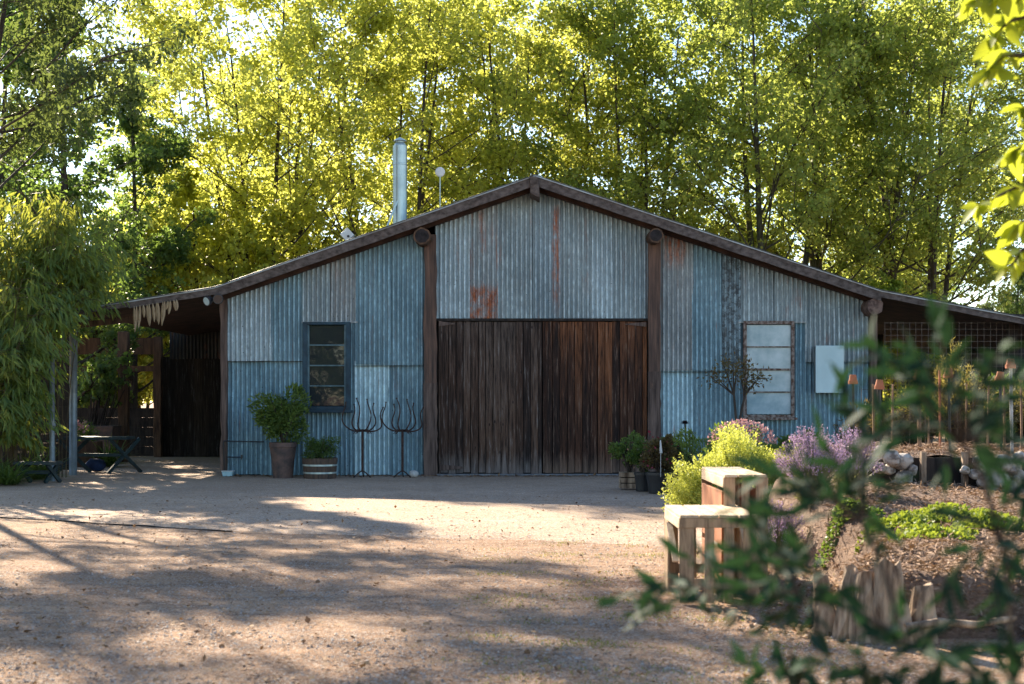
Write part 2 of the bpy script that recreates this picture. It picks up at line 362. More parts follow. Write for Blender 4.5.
sc.cycles.max_bounces=7; sc.cycles.diffuse_bounces=3; sc.cycles.transmission_bounces=5; sc.cycles.transparent_max_bounces=8
sc.cycles.caustics_reflective=False; sc.cycles.caustics_refractive=False
sc.cycles.sample_clamp_indirect=6

# ------------------------------------------------------------------ ground
def ground_mat():
    m,nt,N,L,b=newmat('dirt_and_gravel')
    v=coords(nt)
    big=noise(nt,v,.35,4); mid=noise(nt,coords(nt,(.55,1.5,1)),2.4,8,.72); fine=noise(nt,v,55,6,.75)
    vo=N.new('ShaderNodeTexVoronoi'); vo.inputs['Scale'].default_value=70; L.new(v,vo.inputs['Vector'])
    c=ramp(nt,big,[(.35,(.37,.215,.125)),(.6,(.52,.33,.205))])
    c=mix(nt,ramp(nt,mid,[(.38,BW(.8)),(.55,BW(0))]),c,(.19,.115,.075))
    c=mix(nt,ramp(nt,mid,[(.60,BW(0)),(.75,BW(.5))]),c,(.34,.27,.09))
    sep=N.new('ShaderNodeSeparateColor'); L.new(vo.outputs['Color'],sep.inputs[0])
    c=mix(nt,ramp(nt,sep.outputs[0],[(.2,BW(.5)),(.6,BW(0))]),c,(.12,.085,.07))
    c=mix(nt,ramp(nt,sep.outputs[1],[(.7,BW(0)),(.9,BW(.6))]),c,(.55,.48,.42))
    L.new(c,b.inputs['Base Color']); b.inputs['Roughness'].default_value=.95; b.inputs['Specular IOR Level'].default_value=.15
    h=math_(nt,'ADD',math_(nt,'MULTIPLY',fine,.5),math_(nt,'ADD',vo.outputs['Distance'],math_(nt,'MULTIPLY',mid,1.5)))
    L.new(bump(nt,h,.9,.02),b.inputs['Normal']); return m
def apron_mat():
    m,nt,N,L,b=newmat('compacted_pale_gravel')
    v=coords(nt); big=noise(nt,v,.5,4); mid=noise(nt,coords(nt,(1,1.6,1)),2.5,6,.65); fine=noise(nt,v,60,6,.75)
    vo=N.new('ShaderNodeTexVoronoi'); vo.inputs['Scale'].default_value=60; L.new(v,vo.inputs['Vector'])
    c=ramp(nt,big,[(.35,(.42,.275,.18)),(.62,(.54,.375,.26))])
    c=mix(nt,ramp(nt,mid,[(.36,BW(.5)),(.6,BW(0))]),c,(.25,.19,.15))
    sep=N.new('ShaderNodeSeparateColor'); L.new(vo.outputs['Color'],sep.inputs[0])
    c=mix(nt,ramp(nt,sep.outputs[0],[(.2,BW(.5)),(.6,BW(0))]),c,(.16,.12,.10))
    c=mix(nt,ramp(nt,sep.outputs[1],[(.7,BW(0)),(.9,BW(.6))]),c,(.60,.53,.47))
    L.new(c,b.inputs['Base Color']); b.inputs['Roughness'].default_value=.92; b.inputs['Specular IOR Level'].default_value=.2
    h=math_(nt,'ADD',fine,vo.outputs['Distance'])
    L.new(bump(nt,h,.7,.012),b.inputs['Normal']); return m
MT['ground']=ground_mat(); MT['apron']=apron_mat()
def sheet(name,xs,ys,zf,mat,kind='structure'):
    X,Y=np.meshgrid(xs,ys); Z=zf(X,Y); V=np.stack([X,Y,Z],-1).reshape(-1,3); nx,ny=len(xs),len(ys)
    i=np.arange(nx*ny).reshape(ny,nx); Fa=np.stack([i[:-1,:-1],i[:-1,1:],i[1:,1:],i[1:,:-1]],-1).reshape(-1,4)
    o=fastmesh(name,V,Fa,mat,smooth=True); o['kind']=kind; return o
def hills(X,Y): return .012*np.sin(X*2.1+Y*1.3)*np.sin(X*.7-Y*1.9)*((Y<40)&(abs(X)<20))*.5 -.008
gx=np.concatenate([[-600,-200,-80,-40],np.linspace(-20,20,161),[40,80,200,600]]); gy=np.concatenate([[-300,-80,-30],np.linspace(-4,34,153),[50,90,200,900]])
sheet('ground',gx,gy,hills,MT['ground'])
# apron in front of the barn, edge cut along a timber strip
def apron_edge(x): return np.interp(x,[-14,-7,-3.3,1.6,3.0],[20.6,19.4,17.2,15.7,15.6])
xs=np.linspace(-13,3.0,65); rows=np.concatenate([[0,.008],np.linspace(.03,1,28)])
V=[];
for t in rows:
    for x in xs:
        e=apron_edge(x)+.05*math.sin(x*3)+.04*math.sin(x*7.3); e+=.07*math.sin(x*11)+.05*math.sin(x*23+1); V.append((x,e+(41-e)*t,(-.035 if t==0 else .004+.003*math.sin(x*1.7+t*20))))
i=np.arange(65*30).reshape(30,65); Fa=np.stack([i[:-1,:-1],i[:-1,1:],i[1:,1:],i[1:,:-1]],-1).reshape(-1,4)
o=fastmesh('driveway',np.array(V),Fa,MT['apron'],smooth=True); o['kind']='structure'
mb=MB(); ex=np.linspace(-13,-3.4,40)
mb.tube([(x,apron_edge(x)+.02,.0+.005*math.sin(x*5)+.004*math.sin(x*13)) for x in ex],.010,6); o=build(mb,'kerb',MT['darkwood']); o['kind']='structure'

# garden terrain on the right
def sm(t): t=np.clip(t,0,1); return t*t*(3-2*t)
def gz(X,Y):
    xe=2.15+.10*np.sin(Y*1.7)+np.interp(Y,[9,10,11,13,16,19,24],[0,.0,.45,.75,.6,1.2,1.6])
    fx=sm((X-xe)/.35); fy=sm((Y-9.55)/.3)*(1-sm((Y-20.8)/.8))
    fr=sm((X-3.1)/1.2); fy=fy*(1-fr)+fr*sm((Y-8.0)/2.2)*(1-sm((Y-20.8)/.8))
    h=.42+.035*np.clip(Y-10,0,6)+.05*np.sin(X*2.3+1)*np.sin(Y*1.9)+.02*np.sin(X*7)*np.sin(Y*6)
    return h*fx*fy-.03
def mulch_mat():
    m,nt,N,L,b=newmat('straw_mulch'); v=coords(nt)
    f=noise(nt,coords(nt,(1,2.5,1)),28,6,.75); g=noise(nt,v,3,5)
    c=ramp(nt,f,[(.3,(.09,.055,.04)),(.5,(.28,.18,.125)),(.7,(.44,.32,.24))]); c=mix(nt,ramp(nt,g,[(.4,BW(.5)),(.6,BW(0))]),c,(.12,.07,.05))
    L.new(c,b.inputs['Base Color']); b.inputs['Roughness'].default_value=.95; L.new(bump(nt,f,1,.04),b.inputs['Normal']); return m
MT['mulch']=mulch_mat()
sheet('garden_terrain',np.linspace(1.9,14,180),np.linspace(7.9,22,200),gz,MT['mulch'])

# ------------------------------------------------------------------ barn
RX=[-22.,PX(75,29.5),PX(130,29.5),PX(215,29.5),PX(535,29.5),PX(880,29.5),PX(1060,29.5),PX(1120,29.5)]
rp=[(75,310),(130,301.5),(215,288),(535,176),(880,291),(1060,325),(1120,336)]
RXX=[PX(a,29.5) for a,b in rp]; RZZ=[PZ(b,29.5) for a,b in rp]
def roof(x): return np.interp(x,RXX,RZZ)
WY=30.0
barn=thing('barn','long low barn clad in blue grey corrugated iron with wide plank doors','barn',(.48,30,0))
irons=[iron('iron_blue',(.27,.45,.54),.72,.05),iron('iron_light',(.52,.66,.72),.85,.0,speck=.2),iron('iron_grey',(.42,.53,.57),.72,.08),  # bluish bases: the sky's blue cast is put into the iron colour
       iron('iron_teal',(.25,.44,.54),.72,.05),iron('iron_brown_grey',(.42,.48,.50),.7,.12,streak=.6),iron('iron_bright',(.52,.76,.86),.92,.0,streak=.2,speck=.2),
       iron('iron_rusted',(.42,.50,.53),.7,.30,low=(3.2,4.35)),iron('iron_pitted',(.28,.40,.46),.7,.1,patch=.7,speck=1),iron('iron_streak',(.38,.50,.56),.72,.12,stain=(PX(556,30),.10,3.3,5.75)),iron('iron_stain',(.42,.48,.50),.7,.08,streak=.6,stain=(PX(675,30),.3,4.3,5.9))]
def csheet(x0,x1,z0,z1,mat,y=WY,pitch=.1,amp=.022,name='wall_sheet',label=None,clip=True,parent=barn,axis='x'):
    n=int(max(6,(x1-x0)/pitch*10)); xs=np.linspace(x0,x1,n); rg=np.random.default_rng(int(abs(x0*1000+z0*77)))
    ph=rg.uniform(0,6.28); nz=15; V=[];
    tilt=rg.uniform(-.002,.002)
    for j in range(nz):
        for x in xs:
            zt=min(z1,roof(x)-.07) if clip else z1
            zb=z0+.012*math.sin(x*3+ph)
            z=zb+(zt-zb)*j/(nz-1)
            yy=y-amp*math.cos(2*math.pi*x/pitch)*(1+.25*math.sin(z*2.3+x*3+ph))+.008*math.sin(z*1.7+x*1.3+ph)+.004*math.sin(z*6+x*9+ph)+tilt*j
            V.append((x,yy,z))
    i=np.arange(n*nz).reshape(nz,n); Fa=np.stack([i[:-1,:-1],i[:-1,1:],i[1:,1:],i[1:,:-1]],-1).reshape(-1,4)
    o=fastmesh(name,np.array(V),Fa,mat,parent,ORG[parent.name],smooth=True)
    if label:o['label']=label
    return o
W=lambda px:PX(px,30)
Z=lambda py:PZ(py,30)
U=WY; Lw=WY+.03
S=[ # px0,px1,ytop,ybottom(py),mat,y
 (227,249,0,361,1,U,'pale sheet by the corner post'),(248,272,0,360.5,1,U-.014,None),(271,304,0,362,0,U,None),(303,330,0,322,2,U-.014,None),(329,358,0,322,4,U,None),(356,391,0,365,0,U-.014,None),(390,426,0,365,0,U,None),
 (227,262,356,474,3,Lw,None),(261,304,356,474,3,Lw+.005,None),(303,352,409,474,0,Lw,None),(351,357,322,474,0,Lw+.008,None),(303,304.5,320,410,2,Lw,None),(354,389,361,474,5,Lw-.002,'bright pale sheet beside the window'),(388,426,361,474,0,Lw+.004,None),
 (435,471,0,320,1,U,None),(470,498,0,320,6,U-.015,'sheet with a red rust patch along its foot'),(497,534,0,320,2,U,None),(533,561,0,320,8,U-.014,None),(560,592,0,320,2,U,None),(591,613,0,320,1,U-.014,None),(612,650,0,320,2,U,None),
 (658,693,0,371,9,U,'sheet with an orange stain under the eave'),(692,724,0,371,0,U-.014,None),(722,741,0,371,7,U-.012,'narrow pitted sheet'),(738,775,0,322,2,U,None),(774,806,0,322,2,U-.014,None),(805,838,0,362,2,U,None),(837,873,0,362,2,U-.014,None),
 (658,693,367,475,5,Lw,None),(692,744,367,475,0,Lw+.005,None),(740,745,320,420,3,Lw+.012,None),(742,800,414,475,3,Lw+.01,None),(793,835,318,475,3,Lw+.004,None),(834,873,358,475,3,Lw,None)]
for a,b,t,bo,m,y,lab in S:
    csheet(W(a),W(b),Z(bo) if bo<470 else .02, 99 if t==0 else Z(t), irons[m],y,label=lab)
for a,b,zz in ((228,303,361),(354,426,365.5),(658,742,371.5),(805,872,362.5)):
    mb=MB(); mb.box(W(a),W(b),WY-.045,WY-.0,Z(zz)-.014,Z(zz)-.004); build(mb,'lap_shadow_strip',MT['darkwood'],barn)  # dark strip added to draw the shadow line under the sheet laps
# side, back walls
for sx in (-6.1,7.62):
    mb=MB(); n=400; ys=np.linspace(30.03,41,n); V=[];
    for z in (0.0,roof(sx)-.1):
        V+=[(sx+.013*math.cos(y*71),y,z) for y in ys]
    i=np.arange(2*n).reshape(2,n); Fa=np.stack([i[:-1,:-1],i[:-1,1:],i[1:,1:],i[1:,:-1]],-1).reshape(-1,4)
    fastmesh('side_wall',np.array(V),Fa,irons[0],barn,ORG[barn.name],smooth=True)
mb=MB(); q=[(-6.1,0),(7.62,0),(7.62,roof(7.62)-.1),(.49,roof(.49)-.12),(-6.1,roof(-6.1)-.1)]
mb.add([(x,41,z) for x,z in q]+[(x,41.1,z) for x,z in q],[(0,1,2,3,4),(9,8,7,6,5)]+[(i,(i+1)%5+0,(i+1)%5+5,i+5) for i in range(5)]); build(mb,'back_wall',irons[0],barn)
# dark lining right behind the front sheets, with holes left at the windows and door
mb=MB()
for a,b,z0,z1 in ((227,305,0,3.7),(350,436,0,3.9),(436,650,3.34,4.6),(650,744,0,3.7),(793,871,0,3.5)): mb.box(W(a),W(b),WY+.085,WY+.11,z0,z1)
mb.box(W(305),W(350),WY+.085,WY+.11,0,Z(411)); mb.box(W(305),W(350),WY+.085,WY+.11,Z(322),3.7)
mb.box(W(744),W(793),WY+.085,WY+.11,0,Z(419)); mb.box(W(744),W(793),WY+.085,WY+.11,Z(322),3.7)
build(mb,'wall_frame',MT['darkwood'],barn)
# wall posts
def wob_post(x0,x1,z0,z1,y0,y1,seed=0,parts=14):
    mb=MB(); rg=np.random.default_rng(seed); zs=np.linspace(z0,z1,parts); V=[];f=[]
    for k,z in enumerate(zs):
        a=x0+rg.normal(0,.008); b=x1+rg.normal(0,.008)
        V+=[(a,y0+rg.normal(0,.004),z),(b,y0,z),(b,y1,z),(a,y1,z)]
    for k in range(parts-1):
        for j in range(4): f.append((k*4+j,k*4+(j+1)%4,k*4+4+(j+1)%4,k*4+4+j))
    f+=[(3,2,1,0),tuple(range(parts*4-4,parts*4))]; mb.add(V,f); return mb
for a,b,top,m,s in ((424.5,437,235,'post_red',1),(648,660,235,'post_red',2),(221.5,228,296,'post',3),(869,876,300,'post',4)):
    build(wob_post(W(a),W(b),0,Z(top),WY-.13,WY+.05,s),'post',MT[m],barn,bevel=.012)
mb=wob_post(W(424),W(437.5),0,1.95,WY-.135,WY-.125,9); build(mb,'post_facing',MT['post'],barn)
mb=wob_post(W(647.5),W(660.3),0,2.2,WY-.135,WY-.125,10); build(mb,'post_facing',MT['post'],barn)
# purlin ends and ridge beam
for px,py,r,m in ((422,236,8.5,'darkend'),(656,235.5,7.5,'darkend'),(875,306.5,8,'log_end')):
    c=P(px,py,29.45); mb=MB(); rr=r*29.45/F
    t=np.linspace(0,6.283,18,endpoint=False); rg=np.random.default_rng(int(px)); rad=rr*(1+rg.normal(0,.04,18))
    V=[(c[0]+rad[i]*math.cos(t[i]),29.42,c[2]+rad[i]*math.sin(t[i])) for i in range(18)]+[(c[0]+rad[i]*math.cos(t[i]),30.5,c[2]+rad[i]*math.sin(t[i])) for i in range(18)]
    mb.add(V,[(i,(i+1)%18,(i+1)%18+18,i+18) for i in range(18)]+[tuple(range(17,-1,-1)),tuple(range(18,36))]); o=build(mb,'roof_log',MT['log_end' if m=='log_end' else 'brownwood'],barn)
    mb=MB(); rad*=.8; V=[(c[0]+rad[i]*math.cos(t[i]),29.416,c[2]+rad[i]*math.sin(t[i])) for i in range(18)]; mb.add(V,[tuple(range(17,-1,-1))])
    if m=='darkend': build(mb,'cut_face',MT['darkend'],o)
mb=MB(); a=P(530.5,177,29.3); b=P(541,198,29.3)
mb.hexa([(a[0],29.33,b[2]+.1),(b[0]-.02,29.3,b[2]),(b[0]-.02,31,b[2]),(a[0],31,b[2]+.1)],[(a[0]-.02,29.28,a[2]+.03),(b[0]-.06,29.28,a[2]-.01),(b[0]-.06,31,a[2]-.01),(a[0]-.02,31,a[2]+.03)])
build(mb,'ridge_beam',MT['fascia'],barn,bevel=.01)
# roof: sheets, corrugation running down the slope, fascia boards
def roofsheet(xa,xb,name='roof'):
    y0,y1=29.38,41.5; n=int((y1-y0)/.088*6); ys=np.linspace(y0,y1,n); V=[];xs=[xa,(xa+xb)/2,xb]
    for x in xs:
        for y in ys: V.append((x,y,roof(x)+.012+.012*math.cos(2*math.pi*y/.088)))
    i=np.arange(3*n).reshape(3,n); Fa=np.stack([i[:-1,:-1],i[:-1,1:],i[1:,1:],i[1:,:-1]],-1).reshape(-1,4)
    return fastmesh(name,np.array(V),Fa,MT['rooftin'],barn,ORG[barn.name],smooth=True)
for k in range(6): roofsheet(RXX[k],RXX[k+1])
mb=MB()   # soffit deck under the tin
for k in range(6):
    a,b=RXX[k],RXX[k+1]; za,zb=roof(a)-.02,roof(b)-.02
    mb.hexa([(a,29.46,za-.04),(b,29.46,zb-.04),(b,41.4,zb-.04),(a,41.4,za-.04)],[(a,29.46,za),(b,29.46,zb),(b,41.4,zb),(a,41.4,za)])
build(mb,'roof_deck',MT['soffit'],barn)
fas=[(RXX[1],RXX[2],.13),(RXX[2],RXX[3],.205),(RXX[3],RXX[4],.205),(RXX[4],RXX[5],.13),(RXX[0],RXX[1],.1),(RXX[5],RXX[6],.13)]
for a,b,h in fas:
    mb=MB(); za,zb=roof(a)-.012,roof(b)-.012; n=12
    for k in range(n):
        xa=a+(b-a)*k/n; xb=a+(b-a)*(k+1)/n; w1=.006*math.sin(xa*5); w2=.006*math.sin(xb*5)
        A,B=roof(xa)-.012,roof(xb)-.012
        mb.hexa([(xa,29.40,A-h+w1),(xb,29.40,B-h+w2),(xb,29.445,B-h+w2),(xa,29.445,A-h+w1)],[(xa,29.40,A),(xb,29.40,B),(xb,29.445,B),(xa,29.445,A)])
    build(mb,'fascia',MT['fascia'],barn)
    mb=MB(); mb.hexa([(a,29.375,za-.012),(b,29.375,zb-.012),(b,29.398,zb-.012),(a,29.398,za-.012)],[(a,29.375,za+.012),(b,29.375,zb+.012),(b,29.398,zb+.012),(a,29.398,za+.012)])
    build(mb,'roof_edge_strip',MT['rooftin'],barn)
# rafters behind the fascia (brown lip under it)
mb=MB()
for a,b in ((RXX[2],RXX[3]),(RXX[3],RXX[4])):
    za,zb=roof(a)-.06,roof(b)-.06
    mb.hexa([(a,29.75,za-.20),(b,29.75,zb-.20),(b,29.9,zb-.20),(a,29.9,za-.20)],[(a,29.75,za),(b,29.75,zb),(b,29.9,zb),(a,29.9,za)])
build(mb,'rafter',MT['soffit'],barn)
# doors
dm1=planks('door_planks_left',[(.022,.016,.015),(.06,.034,.024),(.11,.065,.045),(.17,.13,.11)],.158,grey=(.22,.20,.19),seed=.013,hi=(.09,.07,.06))
dm2=planks('door_planks_right',[(.018,.012,.011),(.055,.026,.017),(.10,.045,.026),(.20,.085,.04)],.158,grey=(.24,.17,.13),seed=.031,hi=(.22,.085,.036))
mb=MB(); mb.box(W(437),W(648),WY-.06,WY+.1,Z(321),Z(318.5)); build(mb,'door_header',MT['darkwood'],barn)
for a,b,dm,s,lab in ((438.5,542,dm1,1,'grey brown left hand door of dark vertical planks'),(542.7,647,dm2,2,'right hand door with orange brown upper planks')):
    mb=MB(); rg=np.random.default_rng(s); off=(.013 if s==1 else .031)+50-.48
    x=W(a); end=W(b)
    k=math.floor((x-.48+off+.48)/.158)+0
    edges=[x]
    org_x=.48
    g0=math.floor((x-org_x+(50+(.013 if s==1 else .031)))/.158)+1
    while True:
        e=g0*.158-(50+(.013 if s==1 else .031))+org_x
        if e>=end-.02: break
        edges.append(e); g0+=1
    edges.append(end)
    for e0,e1 in zip(edges[:-1],edges[1:]):
        g=rg.uniform(.008,.018); y=WY-.03+rg.uniform(-.014,.014); zb=.06+rg.uniform(-.02,.02); zt=Z(321.5)-rg.uniform(0,.015)
        wv=rg.normal(0,.003,4)
        mb.hexa([(e0+g/2+wv[0],y,zb),(e1-g/2+wv[1],y,zb),(e1-g/2+wv[1],y+.03,zb),(e0+g/2+wv[0],y+.03,zb)],[(e0+g/2+wv[2],y,zt),(e1-g/2+wv[3],y,zt),(e1-g/2+wv[3],y+.03,zt),(e0+g/2+wv[2],y+.03,zt)])
    d=build(mb,'door',dm,barn); d['label']=lab
    for q0 in (.5,2.5): mb=MB(); mb.box(W(a)+.05,W(b)-.05,WY+.04,WY+.07,q0,q0+.2); build(mb,'door_rail',MT['darkwood'],d)
    hp=[(439,455,323.5,325),(440,463,466.5,469)] if s==1 else [(625,646,324,325.5)]
    for h0,h1,p0,p1 in hp:
        mb=MB(); x0,x1=W(h0),W(h1)
        if s==1: mb.hexa([(x0,WY-.07,Z(p1)-.03),(x1,WY-.055,Z(p1)+.015),(x1,WY-.05,Z(p1)+.015),(x0,WY-.05,Z(p1)-.03)],[(x0,WY-.07,Z(p0)+.05),(x1,WY-.055,Z(p0)),(x1,WY-.05,Z(p0)),(x0,WY-.05,Z(p0)+.05)])
        else: mb.hexa([(x0,WY-.055,Z(p1)+.015),(x1,WY-.07,Z(p1)-.03),(x1,WY-.05,Z(p1)-.03),(x0,WY-.05,Z(p1)+.015)],[(x0,WY-.055,Z(p0)),(x1,WY-.07,Z(p0)+.04),(x1,WY-.05,Z(p0)+.04),(x0,WY-.05,Z(p0))])
        build(mb,'hinge',MT['post'],d)
mb=MB(); mb.box(W(437),W(648),WY-.2,WY+.05,.008,.045); build(mb,'door_sill',MT['sill'],barn,bevel=.008)
mb=MB(); mb.box(W(437),W(648),WY+.11,WY+.13,0,3.4); build(mb,'door_backing',MT['darkwood'],barn)
# windows
def glass():
    m,nt,N,L,b=newmat('window_glass'); b.inputs['Base Color'].default_value=(.02,.025,.03,1); b.inputs['Roughness'].default_value=.04
    b.inputs['Specular IOR Level'].default_value=.5
    L.new(bump(nt,noise(nt,coords(nt),2.2,2),.12,.03),b.inputs['Normal']); return m
MT['glass']=glass()
wf=MB(); x0,x1,z0,z1=W(303),W(351),Z(411),Z(322)
wf.box(x0,x0+.10,WY-.07,WY+.06,z0,z1); wf.box(x1-.10,x1,WY-.07,WY+.06,z0,z1); wf.box(x0+.10,x1-.10,WY-.068,WY+.06,z1-.06,z1); wf.box(x0+.1,x1-.1,WY-.068,WY+.06,z0,z0+.1)
win=build(wf,'window',MT['bluepaint'],barn,bevel=.006); win['label']='window with dark blue frame and five dark panes'
n=4; h=(z1-.06-z0-.1)/n
mb=MB()
for k in range(1,n): mb.box(x0+.10,x1-.10,WY-.045,WY+.0,z0+.1+k*h-.014,z0+.1+k*h+.014)
mb.box(x0+.1,x0+.14,WY-.04,WY+.01,z0+.1,z1-.06); mb.box(x1-.14,x1-.1,WY-.04,WY+.01,z0+.1,z1-.06)
build(mb,'glazing_bar',MT['dullblue'],win)
for k in range(n):
    mb=MB(); mb.box(x0+.14,x1-.14,WY-.01+.004*k,WY+.0+.004*k,z0+.1+k*h+.014,z0+.1+(k+1)*h-.014); build(mb,'pane',MT['glass'],win)
mb=MB(); mb.box(x0-.05,x1+.05,WY-.13,WY-.072,z0-.035,z0+.02); build(mb,'sill',MT['bluepaint'],win,bevel=.006)
wf=MB(); x0,x1,z0,z1=W(743),W(794),Z(418),Z(321)
wf.box(x0,x0+.07,WY-.07,WY+.06,z0,z1); wf.box(x1-.07,x1,WY-.07,WY+.06,z0,z1); wf.box(x0+.07,x1-.07,WY-.068,WY+.06,z1-.07,z1); wf.box(x0+.07,x1-.07,WY-.068,WY+.06,z0,z0+.07)
win2=build(wf,'window',MT['peel'],barn,bevel=.006); win2['label']='window with peeling frame and four pale blue panes'
h=(z1-.07-z0-.07)/4
for k in range(4):
    mb=MB(); mb.box(x0+.07,x1-.07,WY-.012,WY-.002,z0+.07+k*h+.014,z0+.07+(k+1)*h-.014); build(mb,'pane',MT['curtain'],win2)
mb=MB()
for k in range(1,4):
    t=.022 if k==2 else .012; mb.box(x0+.07,x1-.07,WY-.045,WY-.0,z0+.07+k*h-t,z0+.07+k*h+t)
build(mb,'glazing_bar',MT['peel'],win2)
mb=MB(); mb.box(x0-.05,x1+.05,WY-.14,WY-.072,z0-.04,z0+.015); build(mb,'sill',MT['peel'],win2,bevel=.006)
# flashing strips over/under windows
for q0,q1 in ((738,806),(302,358)): mb=MB(); mb.box(W(q0),W(q1),WY-.044,WY-.038,Z(323),Z(321.5)); build(mb,'flashing',irons[4],barn)
# flue
fl=thing('flue','tall pale blue steel flue pipe with cap standing on the roof','flue',(PX(400,33),33,0))
fx=PX(400,33); zt=PZ(146,33); zb=float(roof(fx))
mb=MB(); mb.lathe((fx,33,0),[(.165,zb-.1),(.165,zt-.45),(.17,zt-.44),(.17,zt-.42),(.165,zt-.41),(.165,zt)],24); build(mb,'pipe',MT['steel'],fl,smooth=False)
mb=MB(); mb.lathe((fx,33,0),[(.15,zt),(.12,zt+.06),(.10,zt+.08),(.10,zt+.1),(.17,zt+.11),(.12,zt+.15),(.02,zt+.2)],20); build(mb,'cap',MT['steel'],fl)
mb=MB(); mb.bar((fx-.05,32.85,PZ(202,33)),(PX(377,32.6),32.6,float(roof(PX(377,32.6)))),.05,.03); build(mb,'brace',MT['steel'],fl)
an=thing('antenna','round white disc on a thin pole on the roof right of the flue','antenna',(PX(440,33),33,0))
ax=PX(440,33); mb=MB(); mb.tube([(ax,33,float(roof(ax))-.05),(ax,33,PZ(176,33))],.014,8); build(mb,'pole',MT['steel'],an)
mb=MB(); mb.lathe((0,0,0),[(.03,-.05),(.09,-.045),(.115,-.01),(.115,.01),(.09,.045),(.03,.05)],20); V=mb.v[0].copy(); mb.v[0]=np.stack([V[:,0]+ax,V[:,2]*.6+33,V[:,1]+PZ(172,33)],1); build(mb,'disc',MT['white'],an)
vt=thing('roof_vent','small white diamond shaped box vent on the roof left of the flue','roof vent',(PX(347,31),31,0))
c=P(347.5,235,31); r=.17; Mx=Matrix.Translation(Vector(c))@Matrix.Rotation(math.radians(47),4,'Y')
mb=MB(); mb.box(-.11,.11,-.1,.12,-.11,.11,Mx); build(mb,'housing',MT['white'],vt,bevel=.012)
mb=MB(); mb.tube([c,(c[0],31,float(roof(c[0]))-.03)],.05,8); build(mb,'neck',MT['pipe'],vt)
mb=MB(); mb.lathe((0,0,0),[(.028,-.01),(.028,.01)],12); V=mb.v[0]; mb.v[0]=np.stack([V[:,0]+c[0]+.03,V[:,2]+30.89,V[:,1]+c[2]-.04],1); build(mb,'hole',MT['black'],vt)
# meter box
o=thing('electrical_box','pale blue white metal cabinet fixed to the wall right of the windows','cabinet',(W(827),WY,Z(393)))
mb=MB(); mb.box(W(813.5),W(840.5),WY-.24,WY-.02,Z(392.5),Z(346.5)); build(mb,'cabinet_body',MT['pipe'],o,bevel=.008)
mb=MB(); mb.box(W(813),W(841),WY-.262,WY-.242,Z(393),Z(346)); build(mb,'door',MT['panel'],o,bevel=.008)
mb=MB(); mb.box(W(838.6),W(839.4),WY-.272,WY-.264,Z(371),Z(367.5)); build(mb,'latch',MT['steel'],o)
# floodlights
for k,(px,py) in enumerate(((208.5,300.5),(218,299))):
    c=P(px,py,29.3); o=thing('floodlight',['round floodlight tilted down at the eave corner, outer of the pair','round floodlight facing forward at the eave corner, nearest the corner post'][k],'floodlight',tuple(c),'floodlights at the eave corner')
    mb=MB(); prof=[(.03,-.1),(.06,-.08),(.10,.02),(.11,.05),(.10,.06)]; mb.lathe((0,0,0),prof,16)
    V=mb.v[0]; R=np.array(Matrix.Rotation(math.radians([115,95][k]),3,'X')@Matrix.Rotation(math.radians([-35,12][k]),3,'Y')); mb.v[0]=V@R.T+c; build(mb,'housing',MT['black'],o,smooth=False)
    mb=MB(); mb.lathe((0,0,0),[(.085,.058),(.085,.064)],16); mb.v[0]=mb.v[0]@R.T+c; build(mb,'lens',MT['panel'] if k==0 else MT['glass'],o)
    mb=MB(); mb.tube([c+np.array([0,.05,.02]),c+np.array([.01,.12,.12]),c+np.array([.01,.15,.2])],.015,6); build(mb,'bracket',MT['black'],o)

# ---- left lean-to
G=ORG[barn.name]
mb=MB()
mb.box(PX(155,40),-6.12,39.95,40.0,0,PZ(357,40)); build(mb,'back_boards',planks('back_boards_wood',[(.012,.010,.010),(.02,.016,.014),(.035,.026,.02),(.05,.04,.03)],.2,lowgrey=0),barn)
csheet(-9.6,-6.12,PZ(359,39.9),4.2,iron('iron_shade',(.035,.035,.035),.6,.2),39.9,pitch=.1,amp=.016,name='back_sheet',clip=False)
for px,Y,wd,top,m in ((123.5,36.7,.26,318,'post'),(158,39.7,.22,330,'post'),):
    x=PX(px,Y); build(wob_post(x-wd/2,x+wd/2,0,roof(max(x,RXX[0]))-.1,Y-.1,Y+.1,int(px)),'post',MT['brownwood'],barn,bevel=.02)
mb=MB(); mb.box(PX(45,40),PX(156,40),39.9,39.98,PZ(354.5,40),PZ(338,40)); mb.box(PX(45,40),PX(156,40),39.9,39.98,PZ(371.5,40),PZ(366,40)); build(mb,'beam',MT['brownwood'],barn)
mb=MB()
for k in range(5):
    z=.03+k*.27; mb.box(PX(70,40),PX(159,40),39.85,39.9,z,z+.267)
build(mb,'low_wall',MT['darkwood'],barn)
mb=MB(); mb.tube([(PX(73,30.2),30.2,0),(PX(73.5,30.2),30.2,roof(-9.1)-.1)],.085,12); build(mb,'post',MT['pipe'],barn,smooth=True)
mb=MB(); mb.bar((PX(60,30.1),30.1,PZ(327,30)),(PX(140,30.1),30.1,PZ(318,30)),.12,.12); build(mb,'beam',MT['brownwood'],barn)
for px in (97,):
    mb=MB(); x=PX(px,41); mb.tube([(x,41,0),(x+.05,41,2.0),(x,41,3.6)],[.2,.17,.16],10); build(mb,'post',MT['brownwood'],barn,smooth=True)
# right lean-to posts, back
for px,Y in ((878,38.0),(950,38),(1012,38),(1012,30.1)):
    x=PX(px,Y); build(wob_post(x-.1,x+.1,0,float(roof(min(x,12)))-.1,Y-.1,Y+.1,int(px+Y)),'post',MT['darkwood'],barn,bevel=.02)
mb=MB(); mb.box(7.7,12.4,37.9,38.05,PZ(330,38)-.02,PZ(318,38)); build(mb,'beam',MT['darkwood'],barn)
mb=MB(); mb.box(PX(948,38),PX(1100,38),38.1,38.2,0,3.9); build(mb,'back_boards',MT['darkwood'],barn)

